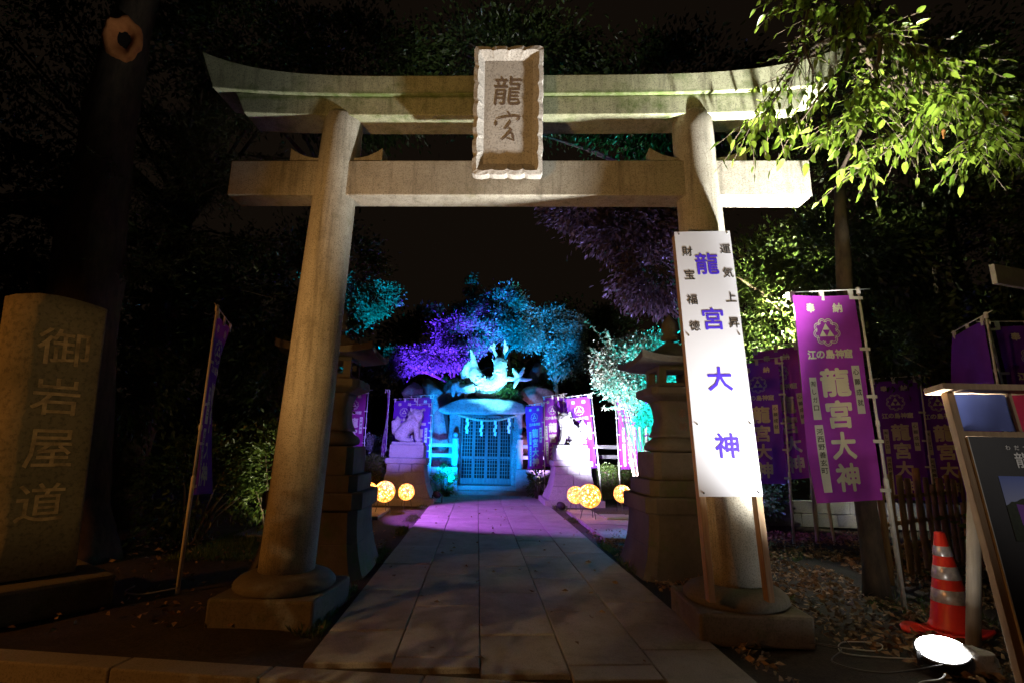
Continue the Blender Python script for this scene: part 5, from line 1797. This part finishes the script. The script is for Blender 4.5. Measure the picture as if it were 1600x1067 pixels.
# left-hand woods
def knot_tree():
    b = (-4.55, 6.3, 0)
    pts = [(-4.55, 6.3, -.1), (-4.6, 6.3, .5), (-4.7, 6.25, 2.0), (-4.8, 6.2, 4.0), (-4.83, 6.2, 5.5), (-4.80, 6.2, 6.6), (-4.7, 6.3, 8.0), (-4.5, 6.4, 9.5)]
    r = tree('knotted_tree', b, (-4.6, 6.4, 9.5), .46, [((-5.6, 6.6, 8.2), (1.6, 1.2, 1.0), 40, 4000, .22), ((-5.6, 6.3, 4.0), (.8, .6, .8), 24, 1800, .2)], M['leaf_dark'], 'thick old tree with a pruned orange knot high on its trunk', 'tree', None, .12, .45, seed=90, trunkpts=pts)
    k = MB()
    n = 26
    d = Vector((4.85, -6.2, -5.1)).normalized()
    d = Vector((0.45, -0.85, -0.15)).normalized()
    u = Vector((0, 0, 1)).cross(d).normalized()
    v = d.cross(u).normalized()
    c = Vector((-4.80 + .14, 6.2 - .30, 6.28)) - Vector(b)
    vs, fs = [], []
    prof = [(0.30, -0.10), (0.27, -0.01), (0.23, 0.01), (0.17, -0.01), (0.10, -0.06), (0.06, -0.11)]
    for rr, h in prof:
        for i in range(n):
            a = 2 * math.pi * i / n
            w_ = 1 + .30 * mnoise.noise((math.cos(a) * 1.5, math.sin(a) * 1.5, 3)) + .12 * mnoise.noise((math.cos(a) * 5, math.sin(a) * 5, rr * 9))
            vs.append(c + (u * math.cos(a) * .72 + v * math.sin(a)) * rr * w_ + (u * .06 - v * .05) * (0.3 - rr) * 2 + d * h)
    for j in range(len(prof) - 1):
        for i in range(n):
            i2 = (i + 1) % n
            fs.append((j * n + i, j * n + i2, (j + 1) * n + i2, (j + 1) * n + i))
    MB().add(vs, fs).build('knot', M['knot'], r, True)
    MB().add([vs[(len(prof) - 2) * n + i] for i in range(n)], [tuple(range(n))]).build('knot_hollow', M['hollow'], r)
knot_tree()
def conifer_spray(name, base, tips, label, seed):
    """hanging cypress-like sprays: flat fans of small scale leaves"""
    rg = np.random.default_rng(seed)
    root = empty(name, base, 0, label, 'tree', 'trees at the left')
    b = Vector(base)
    MB().tube([(0, 0, -.1), (.05, 0, 2.5), (.1, 0, 5.5), (.1, 0, 7.5)], [.2, .16, .12, .06], 10).build('trunk', M['bark'], root, True)
    Vs, Fs, off = [], [], 0
    br = MB()
    for (x, y, z) in tips:
        s = Vector((b.x + .1, b.y, z + .5)); e = Vector((x, y, z))
        br.tube([s - b, (s + e) / 2 - b + Vector((0, 0, .15)), e - b], [.03, .018, .006], 5)
        for k in range(14):
            u = rg.uniform(.25, 1)
            o = s.lerp(e, u) + Vector((0, 0, .15 * math.sin(u * 3.1)))
            dd = (e - s).normalized() * .5 + Vector(tuple(rg.normal(size=3) * .5)) + Vector((0, 0, -.35))
            dd.normalize()
            n = 26
            t = np.linspace(0, 1, n)
            L = rg.uniform(.25, .5)
            P = np.array(o - b)[None] + np.array(dd)[None] * (t * L)[:, None] + rg.normal(size=(n, 3)) * .02
            D = np.array(dd)[None] + rg.normal(size=(n, 3)) * .4
            V, F = leaf_arrays(P, .085, D, .22, rg=rg)
            Vs.append(V); Fs.append(F + off); off += len(V)
    br.build('limb', M['bark'], root, True)
    link('crown', mesh_np('crown', np.concatenate(Vs), np.concatenate(Fs), M['needle']), root)
rg2 = np.random.default_rng(5)
conifer_spray('cypress_tree', (-5.4, 8.6, 0), [(rg2.uniform(-5.8, -2.6), rg2.uniform(5.9, 7.4), rg2.uniform(3.2, 6.4)) for _ in range(64)], 'drooping cypress with brownish sprays left of the gate', 95)
tree('evergreen_tree', (-5.6, 9.0, 0), (-5.2, 8.8, 5.0), .2, [((-3.6, 8.4, 3.4), (1.3, .8, 1.4), 70, 8000, .2), ((-5.6, 8.0, 3.2), (1.4, 1.0, 2.0), 60, 7000, .22), ((-7.4, 7.6, 4.2), (1.4, 1.0, 2.4), 50, 5000, .25), ((-7.0, 7.4, 7.8), (2.0, 1.2, 1.6), 60, 7000, .28), ((-3.9, 7.6, 7.6), (1.3, 1.0, 1.1), 40, 4500, .24)], M['leaf_dark'], 'dark evergreen wood behind the stone monument', 'tree', 'trees at the left', .10, .45, seed=96)
tree('evergreen_tree', (-3.3, 9.6, 0), (-3.2, 9.5, 4.5), .15, [((-2.9, 9.2, 4.2), (1.1, .7, 1.2), 50, 5200, .18), ((-3.1, 8.6, 2.2), (.8, .6, .9), 40, 4000, .15)], M['leaf_dark'], 'dark tree just left of the left gate pillar', 'tree', 'trees at the left', .09, .45, seed=97)
leafy('pale_bush', [((-2.75, 7.5, .85), (.42, .4, .7), 36, 3400, .12)], M['leaf_mid'], 'olive bush beside the left gate pillar', 'bush', .07, .4, None, 98)
leafy('dark_bush', [((-3.7, 7.2, .7), (.8, .5, .7), 36, 3600, .14)], M['leaf_dark'], 'low dark bush behind the edge-on banner', 'bush', .08, .45, None, 99)

# foreground bough with large leaves, on the slim tree by the fence
def bough_tree():
    b = Vector((3.72, 4.86, 0))
    root = empty('slim_tree', tuple(b), 0, 'slim dark-trunked tree whose leafy bough overhangs the gate', 'tree')
    t_.build('trunk', M['bark'], root, True)
    rg = np.random.default_rng(123)
    boughs = [[(3.92, 4.96, 4.3), (3.69, 4.05, 4.718), (3.15, 3.69, 4.853), (2.655, 3.6, 4.583), (2.25, 3.555, 4.043)],
              [(3.69, 4.05, 4.718), (3.24, 3.735, 4.898), (2.79, 3.6, 5.078), (2.565, 3.555, 5.123)],
              [(3.69, 4.05, 4.718), (3.33, 3.69, 4.403), (3.015, 3.555, 4.088), (2.79, 3.51, 3.773)],
              [(3.69, 4.05, 4.718), (3.87, 3.78, 4.403), (3.555, 3.6, 3.953), (3.015, 3.555, 3.503)],
              [(3.69, 4.05, 4.718), (4.23, 3.78, 4.358), (4.14, 3.555, 3.998), (3.915, 3.51, 3.683)],
              [(3.69, 4.05, 4.718), (4.41, 3.87, 4.628), (4.5, 3.69, 4.178), (4.365, 3.6, 3.818)],
              [(3.24, 3.735, 4.898), (3.375, 3.6, 4.808), (3.555, 3.555, 4.673), (3.645, 3.51, 4.493)],
              [(3.15, 3.69, 4.853), (2.7, 3.6, 4.628), (2.43, 3.555, 4.223), (2.124, 3.555, 3.773)],
              [(2.79, 3.6, 5.078), (2.628, 3.555, 4.718), (2.655, 3.51, 4.313)],
              [(3.15, 3.69, 4.853), (2.97, 3.555, 4.448), (2.7, 3.51, 4.133), (2.502, 3.51, 3.863)],
              [(3.375, 3.6, 4.808), (3.24, 3.555, 4.358), (3.105, 3.51, 3.998)],
              [(3.69, 4.05, 4.718), (3.51, 3.69, 5.033), (3.24, 3.6, 5.078), (2.97, 3.555, 4.943)],
              [(3.69, 4.05, 4.718), (4.05, 3.6, 4.628), (3.87, 3.51, 4.223), (3.555, 3.465, 4.088)],
              [(3.69, 4.05, 4.718), (4.275, 3.69, 4.403), (4.59, 3.51, 4.178), (4.77, 3.465, 3.908)]]
    wood = MB()
    slots = []
    for bi, B in enumerate(boughs):
        P = [Vector(p) for p in B]
        fine = []
        for i in range(len(P) - 1):
            p0, p1, p2, p3 = P[max(i - 1, 0)], P[i], P[i + 1], P[min(i + 2, len(P) - 1)]
            for k in range(6):
                t = k / 6
                fine.append(0.5 * ((2 * p1) + (p2 - p0) * t + (2 * p0 - 5 * p1 + 4 * p2 - p3) * t * t + (3 * p1 - p0 - 3 * p2 + p3) * t ** 3))
        fine.append(P[-1])
        m = len(fine)
        wood.tube([p - b for p in fine], [.022 * (1 - .82 * i / m) for i in range(m)], 6)
        for i in range(4, m):
            for s in range(1 if bi in (8, 9) else 2 if bi in (0, 1, 7) else 3):
                d = (fine[min(i + 1, m - 1)] - fine[i - 1]).normalized()
                sd = Vector(tuple(rg.normal(size=3))); sd = (sd - d * sd.dot(d)).normalized()
                L = rg.uniform(.16, .42)
                e = fine[i] + (d * .75 + sd * .7 + Vector((0, 0, -.35))) * L
                mid = (fine[i] + e) / 2 + Vector((0, 0, .03))
                wood.tube([fine[i] - b, mid - b, e - b], [.005, .0035, .002], 4)
                for q in range(6):
                    u = (q + .6) / 6
                    c = fine[i].lerp(e, u) + Vector((0, 0, .03 * math.sin(u * 3.1)))
                    ld = ((e - fine[i]).normalized() * .5 + sd * (.7 if q % 2 else -.7) + Vector((0, 0, -.75)) + Vector(tuple(rg.normal(size=3) * .3))).normalized()
                    slots.append((c, ld, bi))
    wood.build('twig', M['bark'], root, True)
    # leaf: pointed, folded, curved tip
    def leaf_mesh(k, mat):
        mb = MB()
        L, W = 1.0, 0.40
        st = [(0, 0.02), (.12, .16), (.32, .21), (.55, .19), (.78, .10), (.92, .035), (1.0, 0.0)]
        vs = []
        for u, h in st:
            z = -0.16 * u * u * (1 + .3 * k) + .02 * math.sin(u * 9 + k)
            vs += [(u, -h, z + h * (.30 + .1 * k)), (u, 0, z), (u, h, z + h * (.30 - .1 * k))]
        fs = []
        for i in range(len(st) - 1):
            a = i * 3
            fs += [(a, a + 1, a + 4, a + 3), (a + 1, a + 2, a + 5, a + 4)]
        mb.add([(-.12, -.008, .0), (-.12, .008, .0)] , [])
        me = MB().add(vs, fs).mesh('leaf', mat, True)
        return me
    kinds = [leaf_mesh(k, M['leaf_bright']) for k in (-1.6, 0, 1, 2.4, -.6)]
    slots = [s_ for s_ in slots if not (s_[0].x < 2.95 and s_[0].z > 4.22 and s_[0].z < 4.85 and rg.random() < .8)]
    rg.shuffle(slots)
    ind = slots[:300]
    rest = slots[300:]
    for i, (c, ld, bi) in enumerate(ind):
        o = link('leaf', kinds[i % 5], root)
        x = ld
        up = Vector(tuple(rg.normal(size=3) * .5)) + Vector((0, -.3, 1))
        y = up.cross(x).normalized()
        z = x.cross(y)
        s = rg.uniform(.065, .125)
        o.matrix_local = Matrix.Translation(c - b) @ Matrix(((x.x, y.x, z.x, 0), (x.y, y.y, z.y, 0), (x.z, y.z, z.z, 0), (0, 0, 0, 1))) @ Matrix.Diagonal((s, s * rg.uniform(.7, 1.15), s, 1))
    V0 = np.array([v.co[:] for v in kinds[1].vertices]); F0 = [tuple(p.vertices) for p in kinds[1].polygons]
    Vs, Fs = [], []
    for j, (c, ld, bi) in enumerate(rest):
        x = np.array(ld); up = rg.normal(size=3) * .5 + np.array((0, -.3, 1))
        y = np.cross(up, x); y /= np.linalg.norm(y); z = np.cross(x, y)
        s = rg.uniform(.06, .12)
        Vs.append(np.array(c - b) + (V0[:, :1] * x + V0[:, 1:2] * y + V0[:, 2:3] * z) * s)
        Fs.append(np.array(F0) + j * len(V0))
    o = link('foliage', mesh_np('foliage', np.concatenate(Vs), np.concatenate(Fs), M['leaf_bright']), root)
    o['kind'] = 'stuff'
    ol = leaf_mesh(1, M['leaf_orange'])
    for (c, s, ax) in (((4.30, 3.5, 4.10), .12, (-.5, 0, -.8)), ((3.66, 3.47, 3.84), .08, (.1, 0, -1))):
        q = link('withered_leaf', ol, root)
        q.location = Vector(c) - b
        q.rotation_mode = 'QUATERNION'
        q.rotation_quaternion = Vector(ax).to_track_quat('X', 'Y')
        q.scale = (s, s * 1.3, s)
bough_tree()

# tree behind the street: its leaves dapple the street-lamp light on the path
tree('roadside_tree', (-5.2, -1.2, -.1), (-4.0, -.6, 3.4), .14, [((-2.9, 0.25, 2.95), (.9, .7, .7), 34, 1300, .12)], M['leaf_dark'], 'roadside tree beside the street lamp behind the viewer', 'tree', None, .12, .5, seed=130)

# far wood: one mass
def far_wood():
    rg = np.random.default_rng(140)
    n = 26000
    x = rg.uniform(-34, 34, n)
    top = 5.2 + 1.6 * np.sin(x * .37) + 1.0 * np.sin(x * .9 + 2) + np.abs(x) * .18
    P = np.stack([x, 30 + rg.normal(size=n) * 1.2 - np.abs(x) * .25, top * rg.uniform(0, 1, n) ** .6], 1)
    V, F = leaf_arrays(P, .5, None, .6, rg=rg)
    o = link('far_wood', mesh_np('far_wood', V, F, M['leaf_dark']))
    tag(o, 'black wood closing the garden behind the shrine', 'wood', kind='stuff')
    mb = MB()
    vs, fs = [], []
    xs = np.linspace(-60, 60, 41); ys = np.linspace(16.5, 60, 20)
    for y in ys:
        for xx in xs:
            u = min(1, (y - 16.5) / 18)
            vs.append((xx, y, -0.1 + 3.6 * u * u * (3 - 2 * u) + .5 * mnoise.noise((xx * .2, y * .2, 0)) * u))
    for j in range(19):
        for i in range(40):
            a = j * 41 + i
            fs.append((a, a + 1, a + 42, a + 41))
    tag(MB().add(vs, fs).build('hill', M['soil'], None, True), kind='structure')
far_wood()

# leaf litter and grass
def litter():
    rg = np.random.default_rng(150)
    n = 11000
    P = np.stack([rg.uniform(1.75, 6.2, n), rg.uniform(2.6, 8.4, n), np.full(n, -.02)], 1)
    P = P[(P[:, 1] > kerb_y(P[:, 0]) + .1)]
    k = np.array([mnoise.noise((p[0] * 1.1, p[1] * 1.1, 7)) for p in P])
    P = P[k > -.3]
    P2 = np.stack([rg.uniform(-4.5, -1.05, 500), rg.uniform(4, 8, 500), np.full(500, -.02)], 1)
    P3 = np.stack([rg.uniform(-0.95, 1.6, 90), rg.uniform(3.4, 13, 90), np.full(90, .006)], 1)
    P = np.concatenate([P, P2])
    P[:, 2] += rg.uniform(0, .03, len(P)) + np.array([0.05 * mnoise.noise((p[0] * .8, p[1] * .8, 0)) for p in P]).clip(0)
    P = np.concatenate([P, P3])
    D = rg.normal(size=(len(P), 3)); D[:, 2] *= .25
    D[-90:, 2] = .02
    V, F = leaf_arrays(P, .06, D * 2, .55, rg=rg)
    o = link('leaf_litter', mesh_np('leaf_litter', V, F, M['leaf_brown']))
    tag(o, 'dry fallen leaves scattered over the bare soil', 'leaves', kind='stuff')
    # grass tufts
    pts = []
    for x0, s in ((-1.06, -1), (1.71, 1)):
        for _ in range(900):
            y = rg.uniform(3.6, 13.9)
            if mnoise.noise((y * 1.3, x0, 0)) > 0.02: pts.append((x0 + s * abs(rg.normal()) * .06, y))
    for _ in range(1700):
        x, y = rg.uniform(2.0, 6.5), rg.uniform(3.8, 8.5)
        if mnoise.noise((x * .9, y * .9, 3)) > .16: pts.append((x, y))
    for _ in range(1200):
        x, y = rg.uniform(-3.4, -1.9), rg.uniform(6.2, 8.2)
        pts.append((x, y))
    pts = np.array(pts)
    n = len(pts)
    B = np.concatenate([pts, np.full((n, 1), -.035)], 1)
    B = np.repeat(B, 5, 0) + rg.normal(size=(n * 5, 3)) * [.02, .02, 0]
    D = rg.normal(size=(len(B), 3)) * .45; D[:, 2] = 1.2
    V, F = leaf_arrays(B, .075, D, .10, rg=rg)
    o = link('grass', mesh_np('grass', V, F, M['grass']))
    tag(o, 'thin grass tufts along the path edges', 'grass', kind='stuff')
litter()

# plank end poking in at the right, above the banners
pk = MB().box(-0.02, 0.9, -0.02, 0.02, -0.09, 0.09).build('wooden_plank', M['poleplastic'], None, bevel=0.004, loc=(4.48, 4.0, 2.83), rot=(0, R(-2), R(18)))
tag(pk, 'pale square-ended plank poking in from the right', 'plank')
